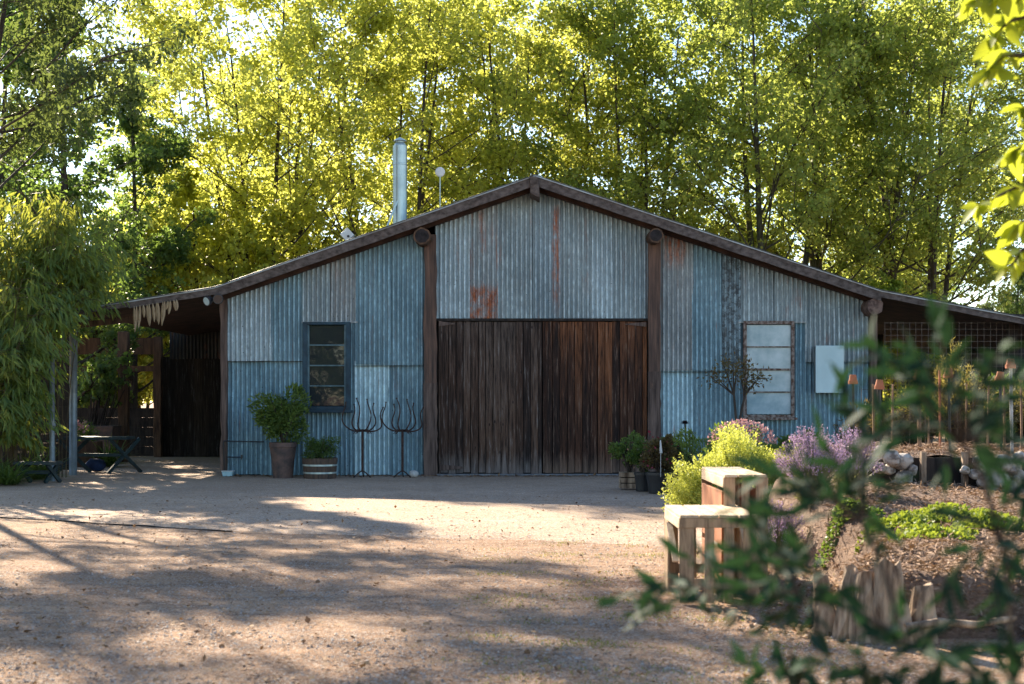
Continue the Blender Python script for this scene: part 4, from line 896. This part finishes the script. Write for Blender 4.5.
# stakes with terracotta pots
lab=['short black stake capped with terracotta pot, leftmost of the capped stakes','black stake with terracotta pot, second from the left by the cabinet','capped stake hidden by leaves in front of the opening','tall black stake with large terracotta cap in front of straw spikes','slim dark stake with tilted terracotta cap','tall pale stake with terracotta cap near the right edge']
for k,(px,py,Y,m,tl) in enumerate(((853,379,18.2,'black',.0),(879.5,384,17.6,'black',.05),(919,374,17.3,'stick',-.05),(948.5,372.5,17.2,'black',.03),(1000,376,18.0,'black',.15),(1010.5,363,17.2,'stone_ball',0))):
    x=PX(px,Y); z=PZ(py,Y); zb=.93 if px>868 else .5; t=thing('capped_stake',lab[k],'garden stake',(x,Y,zb),'stakes capped with terracotta pots'); mb=MB(); mb.tube([(x+.02,Y,zb-.1),(x,Y,z+.05)],.016 if m!='stone_ball' else .02,7); build(mb,'stake',MT[m],t)
    mb=MB(); mb.lathe((0,0,0),[(.062,-.065),(.062,-.02),(.054,-.02),(.040,.055),(.01,.056)],14); R=np.array(Matrix.Rotation(tl,3,'Y')); mb.v[0]=mb.v[0]@R.T+np.array([x,Y,z]); build(mb,'pot_cap',MT['terracotta'],t)
cl=['rusty thin stake right behind the second capped stake','red brown stake taller than its neighbours in the middle of the trellis','pale cane stake at the centre of the trellis','thin cane leaning by the tilted cap','pale cane at the right end of the trellis']
for k,(px,py,Y,m) in enumerate(((873,384,18,'stick'),(939.5,370,18.3,'terracotta'),(918,392,18.6,'stick'),(1004,386,18.6,'stick'),(1021,380,18.0,'stick'))):
    x=PX(px,Y); mb=MB(); mb.tube([(x+.01,Y,.85),(x,Y,PZ(py,Y))],.014,6); o=build(mb,'garden_stake',MT[m],loc=(x,Y,.9)); tag(o,cl[k],'garden stake')
# trellis mesh
t=thing('wire_trellis','square wire mesh trellis across the upper bed','trellis',(5.6,18.8,.9)); x0,x1=PX(862,18.8),PX(1040,18.8)
mb=net('n',x0,x1,.9,PZ(388,18.8),18.8,.21,.006,None); build(mb,'mesh',MT['wire'],t)
for px in (892,929,966,988):
    mb=MB(); x=PX(px,18.75); mb.tube([(x,18.78,.85),(x+.02,18.78,PZ(384,18.8))],.012,6); build(mb,'trellis_post',MT['stick'],t)

# spiky straw shrubs behind trellis
def spiky(label,px,Y,zt,r,n,seed,mat=LF['spiky'],up=1.2,z0=.9,L=.45,nst=120):
    rg=np.random.default_rng(seed); x=PX(px,Y); b=np.array([x,Y,z0]); t=thing('spiky_shrub',label,'shrub',tuple(b)); mb=MB(); cs=[];ds=[]
    for i in range(nst):
        a=rg.uniform(0,6.28); k=rg.uniform(.1,1); d=np.array([math.cos(a)*k*r,math.sin(a)*k*r*.7,0]); hh=(zt-z0)*rg.uniform(.6,1.0)*(1-.35*k)
        e=b+d+[0,0,hh]; m=b+d*.35+[0,0,hh*.5]; mb.tube([b,m,e],[.012,.008,.004],4,cap=False); dd=e-m; dd/=np.linalg.norm(dd)
        q=n//nst; u=rg.uniform(0,1,q); cs.append(m+(e-m)*u[:,None]+rg.normal(0,.01,(q,3))); ds.append(dd*.8+rg.normal(0,.5,(q,3)))
    build(mb,'stem',MT['bark'],t); c=np.concatenate(cs); d=np.concatenate(ds); V,Fa,_=leaf_verts(c,d,rdir(len(c),rg),.075*rg.uniform(.6,1.3,len(c)),.018,.1); fastmesh('foliage',V,Fa,mat,t,tuple(b))
spiky('bronze spiky shrub, tallest and straw tipped, behind the trellis',965,20.0,2.15,1.0,9000,71,nst=220)
spiky('bronze spiky shrub spreading at the right edge behind the trellis',1032,20.3,2.0,.8,6000,72)
spiky('dark spiky shrub low behind the trellis near the opening',905,20.0,1.55,.75,6000,73,mat=LF['dusky'])
spiky('twiggy dark shrub left of the trellis below the cabinet',862,22.6,1.75,.6,4000,74,mat=LF['dusky'],z0=0)
spiky('narrow upright straw spikes above the bronze shrub',955,21.0,2.75,.22,2500,75,nst=16)
spiky('pair of thin straw spikes between the opening and bronze shrub',940,21.2,2.45,.2,1500,76,nst=9)
shrub('garden_shrub','dark leafy shrub filling the upper bed behind the trellis','shrub',(PX(985,21.0),21.0,.9),.95,(1.5,.4),4200,.07,.03,LF['bush_g'],78,low=0)
# ground cover
for k,(px,py,Y,r,lab) in enumerate(((905,512,12.6,.33,'golden green ground cover clump left in the mulch bed'),(945,508,13.0,.42,'golden green ground cover clump, widest in the mulch bed'),(925,536,11.7,.34,'low golden ground cover clump nearest the split logs'),(985,525,12.2,.30,'golden ground cover clump toward the right edge'),(848,505,13.4,.25,'dark green ground cover below the lavender'))):
    x=PX(px,Y); z=float(gz(np.array(x),np.array(Y))); rg=np.random.default_rng(80+k); n=1500; b=np.array([x,Y,z]); t=thing('ground_cover_plant',lab,'ground cover',tuple(b))
    a=rg.uniform(0,6.28,n); q=rg.uniform(0,1,n)**.6; lum=1+.3*np.sin(a*3+k)+.2*np.sin(a*7); c=np.stack([x+np.cos(a)*q*r*lum,Y+np.sin(a)*q*r*lum*.9,0*a],1); c[:,2]=gz(c[:,0],c[:,1])+.02+.13*(1-q)*rg.uniform(.2,1,n)
    V,Fa,_=leaf_verts(c,rdir(n,rg,.6),rdir(n,rg,1.2),.04*rg.uniform(.6,1.4,n),.032,.15,.05,'lobed'); fastmesh('foliage',V,Fa,LF['cover'] if k<4 else LF['bush_g'],t,tuple(b))
    mb=MB()
    for i in range(40): mb.tube([b,c[i]],[.004,.002],3,cap=False)
    build(mb,'stem',MT['barkg'],t)
# scatter: straw on the beds
rg=np.random.default_rng(90)
def scatter(name,c,d,nrm,L,Wd,mat,shape='diamond',curl=.1,lab=None,cat=None):
    V,Fa,_=leaf_verts(c,d,nrm,L,Wd,.15,curl,shape); o=fastmesh(name,V,Fa,mat); o['kind']='stuff'; o['label']=lab; o['category']=cat; return o
n=30000; y=8.0+rg.uniform(0,1,n)**1.3*8.4; x=2.1+rg.uniform(0,1,n)*(y*.40-1.9); z=gz(x,y); ok=z>.02; x,y,z=x[ok],y[ok],z[ok]; n=len(x)
d=rdir(n,rg); d[:,2]*=.25; nn=rdir(n,rg)*.5; nn[:,2]=1
scatter('straw_mulch',np.stack([x,y,z+.012+rg.uniform(0,.02,n)],1),d,nn,.09*rg.uniform(.4,1.3,n),.012*rg.uniform(.6,1.8,n),LF['straw'],lab='loose straw mulch on the lower garden bed',cat='mulch')
n=7000; x=rg.uniform(4.2,8,n); y=16.6+rg.uniform(0,2.6,n); d=rdir(n,rg); d[:,2]*=.3; nn=rdir(n,rg)*.5; nn[:,2]=1
scatter('straw_mulch',np.stack([x,y,.95+.05*np.sin(x*3)*np.sin(y*2.3)+rg.uniform(0,.05,n)],1),d,nn,.1*rg.uniform(.4,1.3,n),.014,LF['straw'],lab='loose straw mulch on the upper garden bed',cat='mulch')
# leaf litter
n=4200; y=7.6+rg.uniform(0,1,n)**1.6*16; x=(rg.uniform(-.40,.30,n))*y; d=rdir(n,rg); d[:,2]*=.15; nn=rdir(n,rg)*.35; nn[:,2]=1
n2=1800; y2=rg.uniform(9.6,13.5,n2); x2=rg.normal(2.25,.4,n2); x=np.concatenate([x,x2]); y=np.concatenate([y,y2]); n+=n2; d=rdir(n,rg); d[:,2]*=.2; nn=rdir(n,rg)*.4; nn[:,2]=1
scatter('fallen_leaves',np.stack([x,y,np.maximum(gz(x,y),0)+.012+rg.uniform(0,.01,n)],1),d,nn,.055*rg.uniform(.4,1.3,n),.035*rg.uniform(.5,1.3,n),LF['litter'],'lobed',lab='dry fallen leaves scattered over the drive',cat='fallen leaves')
n=900; x=rg.uniform(-6,7.5,n); y=29.85-np.abs(rg.normal(0,.25,n)); d=rdir(n,rg); d[:,2]*=.2; nn=rdir(n,rg)*.4; nn[:,2]=1
scatter('fallen_leaves',np.stack([x,y,.015+rg.uniform(0,.01,n)],1),d,nn,.09*rg.uniform(.4,1.3,n),.05*rg.uniform(.5,1.3,n),LF['litter'],'lobed',lab='dry fallen leaves gathered along the foot of the barn wall',cat='fallen leaves')
# gravel stones
n=42000; y=7.4+rg.uniform(0,1,n)**1.7*12; x=rg.uniform(-.40,.27,n)*y; s=.0045+.011*rg.uniform(0,1,n)**4
T=np.array([(1,0,0),(0,1,0),(-1,0,0),(0,-1,0),(0,0,.8)]); th=rg.uniform(0,6.28,n); ct,st=np.cos(th),np.sin(th)
V=T[None]*s[:,None,None]*rg.uniform(.6,1.3,(n,5,1)); Vx=V[...,0]*ct[:,None]-V[...,1]*st[:,None]; Vy=V[...,0]*st[:,None]+V[...,1]*ct[:,None]
V=np.stack([Vx+x[:,None],Vy+y[:,None],V[...,2]+np.where(y>apron_edge(x),.006,-.008)[:,None]],-1).reshape(-1,3); b=(np.arange(n)*5)[:,None]
Fa=np.concatenate([b+np.array(q) for q in ((0,1,4),(1,2,4),(2,3,4),(3,0,4))],0)
MT['pebble']=leafmat('pebble',(.46,.40,.35),(.16,.12,.10),(.1,.1,.1),0.0,rough=.85)
o=fastmesh('gravel',V,Fa,MT['pebble']); o['kind']='stuff'; o['label']='small loose stones on the drive'; o['category']='gravel'
# moss / sparse grass
n=5200; k=90; cy=7.6+rg.uniform(0,1,k)**1.3*8.5; cx=rg.uniform(-.02,.22,k)*cy; i=rg.integers(0,k,n); x=cx[i]+rg.normal(0,.14,n); y=cy[i]+rg.normal(0,.10,n); d=rdir(n,rg,1.0)
scatter('grass',np.stack([x,y,np.full(n,-.006)],1),d,rdir(n,rg),.028*rg.uniform(.4,1.4,n),.006,LF['grass'],'diamond',lab='sparse short grass in the drive',cat='grass')

# ------------------------------------------------------------------ trees
def tree_geo(seed,H,R,stems=4,limbs=13,z0=.12,nleaf=26000,L=.15,Wd=.13,upr=.9,spread_leaf=.26,crown_lo=.14,shape='lobed',r0=.16,twigs=5,droop=0):
    rg=np.random.default_rng(seed); mb=MB(); tw=[]
    for s in range(stems):
        a=2*math.pi*s/max(1,stems)+rg.uniform(-.5,.5); lean=rg.uniform(.22,.60)*R if stems>1 else .03*R
        h=H*rg.uniform(.82,1.0); k=12; pts=[];
        wx,wy=rg.uniform(0,6,2)
        for u in np.linspace(0,1,k):
            pts.append((math.cos(a)*lean*u**.8+.18*math.sin(u*5+wx)*u+.10*math.cos(a),math.sin(a)*lean*u**.8+.18*math.sin(u*4+wy)*u+.10*math.sin(a),h*u-.1))
        pts=np.array(pts); rad=r0*(1-np.linspace(0,1,k))**.9*(H/15)+.012; mb.tube(pts,rad,8)
        for j in range(limbs):
            u=z0+(1-z0)*(j+rg.uniform(0,1))/limbs; u=min(u,.97); f=u*(k-1); i0=int(f); p=pts[i0]+(pts[min(i0+1,k-1)]-pts[i0])*(f-i0)
            prof=R*(.35+.65*math.sin(min(1,u*.8+.18)*math.pi)**.6) if H>13 and stems>1 else R*(math.sin(min(1,(u*1.05+.12))*math.pi)**.55*.9+.1); b=a+rg.normal(0,1.3) if stems>1 else rg.uniform(0,6.28)
            ln=prof*rg.uniform(.6,1.05); rise=ln*upr*rg.uniform(.5,1.2); q=[]
            for v in np.linspace(0,1,7): q.append(p+np.array([math.cos(b+.3*v*math.sin(wx+j))*ln*v,math.sin(b+.3*v*math.sin(wx+j))*ln*v,rise*v**(1.2)+.08*math.sin(v*6+j)-droop*ln*v*v]))
            q=np.array(q); rl=max(.018,np.interp(u,np.linspace(0,1,k),rad)*.42); mb.tube(q,np.linspace(rl,.007,7),5,cap=False)
            for m in range(6):
                v=rg.uniform(.2,1); f2=v*6; i2=int(min(f2,5)); pp=q[i2]+(q[i2+1]-q[i2])*(f2-i2); c=b+rg.normal(0,.9); l2=ln*.42*rg.uniform(.5,1.1)
                e=pp+np.array([math.cos(c)*l2,math.sin(c)*l2,l2*upr*rg.uniform(.2,1.1)-droop*l2]); mid=(pp+e)/2+rg.normal(0,.05,3); mb.tube([pp,mid,e],[rl*.35+.004,rl*.2+.003,.004],4,cap=False)
                for g in range(twigs):
                    vv=rg.uniform(.15,1.1); p3=pp+(e-pp)*vv+rg.normal(0,.16,3); tw.append(p3)
    tw=np.array(tw); tw=tw[tw[:,2]>H*crown_lo]
    i=rg.integers(0,len(tw),nleaf); wt=rg.uniform(.5,1.3,len(tw))
    off=rdir(nleaf,rg)*(spread_leaf*wt[i]*rg.uniform(.2,1.15,nleaf))[:,None]; off[:,2]*=.7; c=tw[i]+off; d=rdir(nleaf,rg); d[:,2]-=.35+droop*2; nn=rdir(nleaf,rg,.9)
    LV=leaf_verts(c,d,nn,L*rg.uniform(.65,1.25,nleaf),Wd*rg.uniform(.65,1.25,nleaf),.14,.1,shape)
    return mb,LV
def make_tree(name,geo,leaf,bark,label,x,y,rot=0,s=1.0,group=None,z=0):
    mb,(V,Fa,_)=geo; t=thing(name,label,'tree',(0,0,0),group)
    build(mb,'trunk',MT[bark],t,smooth=True); fastmesh('crown',V,Fa,leaf,t)
    t.location=(x,y,z); t.rotation_euler=(0,0,rot); t.scale=(s,s,s); return t
def copy_tree(src,label,x,y,rot,s=1.0,leaf=None,z=0):
    r=src.copy(); C.objects.link(r); r.location=(x,y,z); r.rotation_euler=(0,0,rot); r.scale=(s,s,s); r['label']=label
    for ch in src.children:
        c=ch.copy(); C.objects.link(c); c.parent=r
        if leaf is not None and ch.name.startswith('crown'):
            c.data=leafdata(ch.data,leaf)
    return r
_ld={}
def leafdata(me,leaf):
    k=(me.name,leaf.name)
    if k not in _ld: d=me.copy(); d.materials.clear(); d.materials.append(leaf); _ld[k]=d
    return _ld[k]
g1=tree_geo(101,15.6,4.6,stems=5,limbs=14,nleaf=36000,r0=.10,spread_leaf=.42,twigs=7,L=.145,Wd=.12,z0=.2); g2=tree_geo(102,15.6,4.4,stems=5,limbs=14,nleaf=36000,r0=.11,spread_leaf=.42,twigs=7,L=.145,Wd=.12,z0=.2)
g3=tree_geo(103,15.8,5.6,stems=3,limbs=19,z0=.28,nleaf=36000,crown_lo=.3,r0=.15,spread_leaf=.42,twigs=7,L=.145,Wd=.12)
GR='maples behind the barn'
A=make_tree('maple_tree',g1,LF['maple_y'],'bark','golden leaved maple behind the flue, many slender stems',PX(395,46),46,.3,1,GR)
B=make_tree('maple_tree',g2,LF['maple_y'],'bark','golden maple behind the left roof slope, widest glow',PX(265,45),45,1.2,1.02,GR)
D=make_tree('maple_tree',g3,LF['maple_g'],'barkg','green maple with thick forked trunk above the right roof slope',PX(775,45),45,.4,1.0,GR)
copy_tree(B,'golden green maple rising behind the ridge beam',PX(520,47),47,2.6,1.0)
copy_tree(A,'green gold maple just right of the ridge behind the gable',PX(630,46.5),46.5,4.0,1.0,LF['maple_g'])
copy_tree(D,'green maple with forked trunk, beyond the cabinet and right window',PX(835,47),47,2.2,1.02)
copy_tree(B,'dense green maple behind the right lean-to near the frame edge',PX(925,46.5),46.5,5.1,1.0,LF['maple_g'])
copy_tree(B,'gold tinted maple in the second row behind the white disc',PX(455,53),53,.9,1.05)
copy_tree(D,'second row maple with sky showing through, right of the forked trunks',PX(885,55),55,3.6,1.0)
g4=tree_geo(104,14,3.0,stems=1,limbs=34,z0=.08,nleaf=27000,L=.13,Wd=.10,upr=.9,r0=.16,crown_lo=.1,spread_leaf=.25)
E=make_tree('slender_tree',g4,LF['dark_g'],'bark','dark green slender tree rising behind the bamboo',PX(62,37),37,.5,.97)
copy_tree(E,'dark slender tree at the left frame edge, partly cut off',PX(5,41),41,2.2,1.1)
copy_tree(E,'dark slender tree between bamboo and golden maples',PX(135,42),42,4.2,.86)
g5=tree_geo(105,15,3.8,stems=3,limbs=14,z0=.42,nleaf=26000,L=.18,Wd=.07,upr=1.0,r0=.12,crown_lo=.45,shape='diamond',spread_leaf=.45,droop=.05)
Gm=make_tree('gum_tree',g5,LF['gum'],'bark','gum tree with hanging narrow leaves at the top left corner',-11.0,26.5,1.0,.98)
copy_tree(Gm,'gum tree with loose crown outside the left frame edge',-13.2,20.5,3.0,.92)
# far trees on the right and behind
g6=tree_geo(106,9,3.4,stems=3,limbs=12,z0=.15,nleaf=12000,L=.2,Wd=.17,crown_lo=.08,spread_leaf=.38)
Hh=make_tree('far_tree',g6,LF['cover'],'bark','bright lime green small tree behind the right roof slope',PX(895,60),60,.2,.9)
copy_tree(Hh,'bright sunlit tree seen through the right opening',PX(915,44),44,1.4,.62)
copy_tree(Hh,'lime green tree by the opening and the gap of white sky',PX(850,64),64,2.4,.95)
copy_tree(Hh,'grey green distant tree below the gap of sky',PX(985,90),90,4,1.0,LF['far'])
copy_tree(Hh,'grey green distant tree at the right edge under the sky gap',PX(1040,84),84,5,1.0,LF['far'])
copy_tree(Hh,'small golden tree low over the left lean-to roof',PX(180,47),47,.8,.95,LF['maple_y'])
copy_tree(Hh,'sunlit small tree visible through the left lean-to window gap',PX(140,49),49,2.8,.7,LF['cover'])
copy_tree(Hh,'sunlit small tree visible between posts behind the table',PX(90,47.5),47.5,4.4,.75,LF['cover'])
g7=tree_geo(107,12,2.0,stems=1,limbs=40,z0=.04,nleaf=9000,L=.35,Wd=.05,upr=-.1,r0=.2,crown_lo=.02,shape='diamond',spread_leaf=.3)
Cn=make_tree('conifer_tree',g7,LF['dark_g'],'bark','dark pointed conifer right of the gap of sky',PX(1015,62),62,0,.75)
copy_tree(Cn,'dark conifer tree far left behind the slender tree',PX(15,50),50,1,1.15)
copy_tree(Cn,'dark tall conifer between the green maples at right',PX(935,66),66,2,1.05)
# distant wood
rg=np.random.default_rng(120); VV=[];FF=[];o0=0
for k in range(46):
    x=-75+k*3.4+rg.uniform(-1,1); y=rg.uniform(95,125); h=rg.uniform(6.5,9.5)*(1.1 if x<40 else .95)
    V,Fa,_=bushleaves((x,y,h*.5),(3.4,3,h*.55),700,.9,.6,rg,clumps=14,shell=.3); VV.append(V);FF.append(Fa+o0);o0+=len(V)
o=fastmesh('distant_woods',np.concatenate(VV),np.concatenate(FF),LF['far']); tag(o,'distant woodland behind the barn and trees','woodland',kind='stuff')
copy_tree(Hh,'golden bushy tree behind the left roof slope, below the widest maple',PX(222,46),46,1.9,1.05,LF['maple_y'])
copy_tree(Hh,'added dark bushy tree close behind the left lean-to, blocking sun from its floor',-14.6,43.5,.7,.62,LF['dark_g'])  # added tree, keeps sun patches off the lean-to floor
copy_tree(B,'tall far maple filling the gap between slender trees and golden maples',PX(215,72),72,2.9,1.3,LF['maple_g'])
copy_tree(Hh,'small golden tree low behind the posts of the right lean-to',PX(893,42.5),42.5,3.3,.5,LF['maple_y'])
# trees behind the viewer (out of view, placed for the dark reflection in the window)
for k,(x,y) in enumerate(((-7.5,-12),(-13,-14),(-10,-17),(2,-18),(9,-15))): copy_tree(Hh,'unseen leafy tree behind the viewer for the window reflection, '+['nearest','outermost','behind the nearest','middle','toward the garden'][k],x,y,k*1.3,.95,LF['dark_g'])

# ------------------------------------------------------------------ bamboo
def bamboo(label,x,y,H,R,ncane,nleaf,seed,lo=.3):
    rg=np.random.default_rng(seed); t=thing('bamboo_clump',label,'bamboo',(x,y,0),'bamboo clumps left of the barn'); mb=MB(); tw=[]; td=[]
    for i in range(ncane):
        a=rg.uniform(0,6.28); b0=np.array([x+rg.normal(0,.35*R*.5),y+rg.normal(0,.3),0]); h=H*rg.uniform(.6,1.0); ln=R*rg.uniform(.3,1.0); pts=[]
        for u in np.linspace(0,1,10): pts.append(b0+np.array([math.cos(a)*ln*u**2.2,math.sin(a)*ln*.7*u**2.2,h*(u-.16*u**4)]))
        pts=np.array(pts); mb.tube(pts,np.linspace(.014,.004,10),5,cap=False)
        for j in range(26):
            u=rg.uniform(lo,1); f=u*9; i0=min(int(f),8); p=pts[i0]+(pts[i0+1]-pts[i0])*(f-i0); b=rg.uniform(0,6.28); l=rg.uniform(.25,.75)
            e=p+np.array([math.cos(b)*l,math.sin(b)*l,l*.1-.28*l]); mb.tube([p,(p+e)/2+[0,0,.08],e],[.005,.004,.002],3,cap=False); tw+= [e,(p+e)/2+[0,0,.06]]; td+=[e-p,e-p]
    tw=np.array(tw);td=np.array(td); i=rg.integers(0,len(tw),nleaf); c=tw[i]+rg.normal(0,.05,(nleaf,3)); d=td[i]*.8+rdir(nleaf,rg)*.5; d[:,2]-=.55
    V,Fa,_=leaf_verts(c,d,rdir(nleaf,rg,1.0),.25*rg.uniform(.6,1.25,nleaf),.042*rg.uniform(.7,1.3,nleaf),.1,.22,'blade')
    ok=V[:,2].min()>0; build(mb,'cane',MT['cane'],t); fastmesh('foliage',V,Fa,LF['bamboo'],t,(x,y,0)); return t
bamboo('tall bamboo clump with yellow sunlit top left of the lean-to',PX(34,29.2),29.2,6.9,2.0,30,7500,201,.66)
bamboo('bamboo clump in front of the dark slat fence',PX(2,27.6),27.6,4.8,1.2,26,8500,202,.25)
bamboo('bamboo clump cut by the left frame edge',PX(-35,28.2),28.2,6.9,1.9,26,8000,203,.15)
# strap leaved plants at the foot of the bamboo
for k,(px,Y,lab) in enumerate(((8,26.6,'strap leaved grass clump at the left frame edge by the bench'),(38,28.4,'strap leaved grass clump behind the low bench'),(-12,27.0,'strap leaved grass clump half outside the left edge'),(108,34,'strap leaved potted clump behind the table'))):
    x=PX(px,Y); rg=np.random.default_rng(300+k); n=160; c=np.repeat([[x,Y,.0]],n,0)+rg.normal(0,.1,(n,3))*[1,1,0]; d=rdir(n,rg,1.1); d[:,2]=np.abs(d[:,2])
    V,Fa,_=leaf_verts(c,d,np.tile([0,0,1.],(n,1))+rg.normal(0,.1,(n,3)),.75*rg.uniform(.6,1.2,n),.03,.1,.45,'blade'); V[:,2]=np.maximum(V[:,2],.012)
    o=fastmesh('grass_clump',V,Fa,LF['bush_g'],None,(x,Y,0)); o.location=(x,Y,0); tag(o,lab,'plant')

# ------------------------------------------------------------------ near shrub (out of focus) and overhanging branch
def near_shrub():
    rg=np.random.default_rng(401); base=np.array([1.15,2.7,-.01]); t=thing('leafy_shrub','dark green leafy shrub close by on the right, out of focus','shrub',tuple(base)); mb=MB(); cs=[];ds=[];Ls=[]
    tips=[] # (px,py,Y)
    arc=[(616,600,2.9),(636,612,3.0),(690,560,3.0),(728,545,2.7),(745,582,2.8),(735,500,2.6),(760,478,2.7),(745,560,2.8),(738,612,2.7),(775,510,2.6),(800,545,2.7),(790,455,2.8),(820,500,2.6),(855,455,2.5),(820,440,2.7),(880,420,2.7),(845,380,2.7),(870,345,2.5),(905,350,2.4),(935,330,2.3),(960,370,2.4),(925,390,2.5),(1000,350,2.3),(860,410,2.6),(980,420,2.6),(1015,440,2.4),(1000,400,2.5),(900,480,2.6),(945,470,2.5),(1010,500,2.5),(1015,560,2.4),(960,520,2.5),(770,580,2.5),(840,590,2.6),(820,640,2.5),(860,660,2.4),(905,600,2.6),(950,590,2.5),(745,665,2.5),(760,640,2.8),(790,670,2.5),(840,690,2.5),(900,670,2.4),(950,650,2.4),(1000,620,2.4),(985,680,2.4),(1020,660,2.4),(930,700,2.4),(870,700,2.5),(760,700,2.5),(1020,520,2.5),(880,540,2.7),(780,640,2.6),(810,668,2.4),(850,640,2.5),(885,650,2.5),(925,650,2.5),(965,670,2.4),(1005,655,2.5),(1020,690,2.4),(940,690,2.5),(860,695,2.4),(800,695,2.5),(1000,590,2.5),(985,470,2.6),(1020,470,2.5),(1020,380,2.5),(760,520,2.7),(790,490,2.6)]
    hubs=[P(px,py,Y) for px,py,Y in ((1010,700,2.5),(900,640,2.6),(1000,540,2.5),(800,600,2.65),(960,440,2.5),(860,520,2.65),(800,700,2.6),(900,730,2.5))]
    root0=P(1120,1300,2.7); root0[2]=.02
    par={0:None,1:0,2:0,3:1,4:2,5:1,6:7,7:None}
    for i,hb in enumerate(hubs):
        st=root0 if par[i] is None else hubs[par[i]]; md=(st+hb)/2+np.array([rg.uniform(-.03,.03),rg.uniform(-.05,.05),.03]); us=np.linspace(0,1,12)[:,None]
        mb.tube((1-us)**2*st+2*us*(1-us)*md+us**2*hb,np.linspace(.009 if par[i] is None else .0055,.005 if par[i] is None else .0035,12),6,cap=False)
    for px,py,Y in arc:
        e=P(px,py,Y); hb=min(hubs,key=lambda h:np.linalg.norm(h-e)); root=hb; v=e-hb; ctrl=hb+v*.5+np.array([0,0,.10*np.linalg.norm(v)+.01])+rg.normal(0,.015,3)
        k=16; us=np.linspace(0,1,k)[:,None]; pts=(1-us)**2*root+2*us*(1-us)*ctrl+us**2*e; pts+= .003*np.sin(np.linspace(0,9,k)+px)[:,None]
        mb.tube(pts,np.linspace(.0028,.0012,k),5,cap=False)
        dirs=np.gradient(pts,axis=0); m=0
        for u in np.arange(.25,1.001,max(.03,.018/np.linalg.norm(v))):
            f=u*(k-1); i0=min(int(f),k-2); p=pts[i0]+(pts[i0+1]-pts[i0])*(f-i0); dd=dirs[i0]/np.linalg.norm(dirs[i0]); side=rdir(1,rg)[0]; side-=dd*side.dot(dd); side/=np.linalg.norm(side)
            if rg.uniform()<.5: cs.append(p+rg.normal(0,.012,3)); ds.append(dd*.6+rdir(1,rg)[0]*.8); Ls.append(.065*rg.uniform(.6,1.2))
            if rg.uniform()<.95: cs.append(p); ds.append(dd*.8+side*rg.uniform(.5,1.0)); Ls.append(.068*rg.uniform(.5,1.2))
            m+=1
        cs.append(pts[-1]); ds.append(dirs[-1]/np.linalg.norm(dirs[-1])+rg.normal(0,.2,3)); Ls.append(.055)
    build(mb,'branch',MT['bark'],t); cs=np.array(cs);ds=np.array(ds);Ls=np.array(Ls); n=len(cs)
    V,Fa,_=leaf_verts(cs,ds,rdir(n,rg,.5),Ls,Ls*.28,.12,.2,'full'); fastmesh('foliage',V,Fa,LF['fore'],t,tuple(base),smooth=True)
near_shrub()
def overhang():
    rg=np.random.default_rng(402); base=np.array([3.9,7.6,0.0]); t=thing('overhanging_tree','tree at right edge reaching in with bright yellow green leaves','tree',tuple(base)); mb=MB()
    tr=np.array([base,base+[.05,0,1.5],base+[-.1,-.1,2.8],base+[-.25,-.5,3.9],base+[-.35,-.8,4.8]]); mb.tube(tr,[.11,.10,.08,.06,.03],9); build(mb,'trunk',MT['bark'],t,smooth=True)
    cs=[];ds=[]; mb=MB()
    for st,pts in ((3.6,[(1070,60),(1030,55),(1005,55),(988,68)]),(3.9,[(1060,-40),(1020,-10),(995,-5),(975,0)]),(3.0,[(1075,150),(1040,140),(1015,150)]),(2.6,[(1090,200),(1050,185),(1015,188),(978,205)]),(2.4,[(1090,260),(1050,240),(1022,250),(1010,268)]),(3.2,[(1080,110),(1045,95),(1022,108)]),(2.5,[(1080,190),(1045,205),(1018,225)]),(3.9,[(1065,-30),(1030,15),(1008,22),(992,38)])):
        Y=6.2+rg.uniform(-.3,.3); a=np.array([np.interp(st,tr[:,2],tr[:,i]) for i in range(3)]); q=[a]+[P(px,py,Y) for px,py in pts]; q=np.array(q)
        mb.tube(q,np.linspace(.022,.004,len(q)),6,cap=False)
        for i in range(1,len(q)-1):
            for u in np.linspace(0,1,8):
                p=q[i]+(q[i+1]-q[i])*u; cs.append(p); ds.append((q[i+1]-q[i])/np.linalg.norm(q[i+1]-q[i])*.7+rg.normal(0,.6,3)+np.array([0,0,-.6]))
        for _ in range(4): cs.append(q[-1]); ds.append(rg.normal(0,.6,3)+np.array([-.4,0,-.5]))
    build(mb,'branch',MT['bark'],t); cs=np.array(cs);ds=np.array(ds);n=len(cs); L=.125*rg.uniform(.5,1.15,n)
    V,Fa,_=leaf_verts(cs,ds,rdir(n,rg,.6),L,L*.5,.12,.18,'full'); fastmesh('foliage',V,Fa,LF['bright'],t,tuple(base),smooth=True)
overhang()
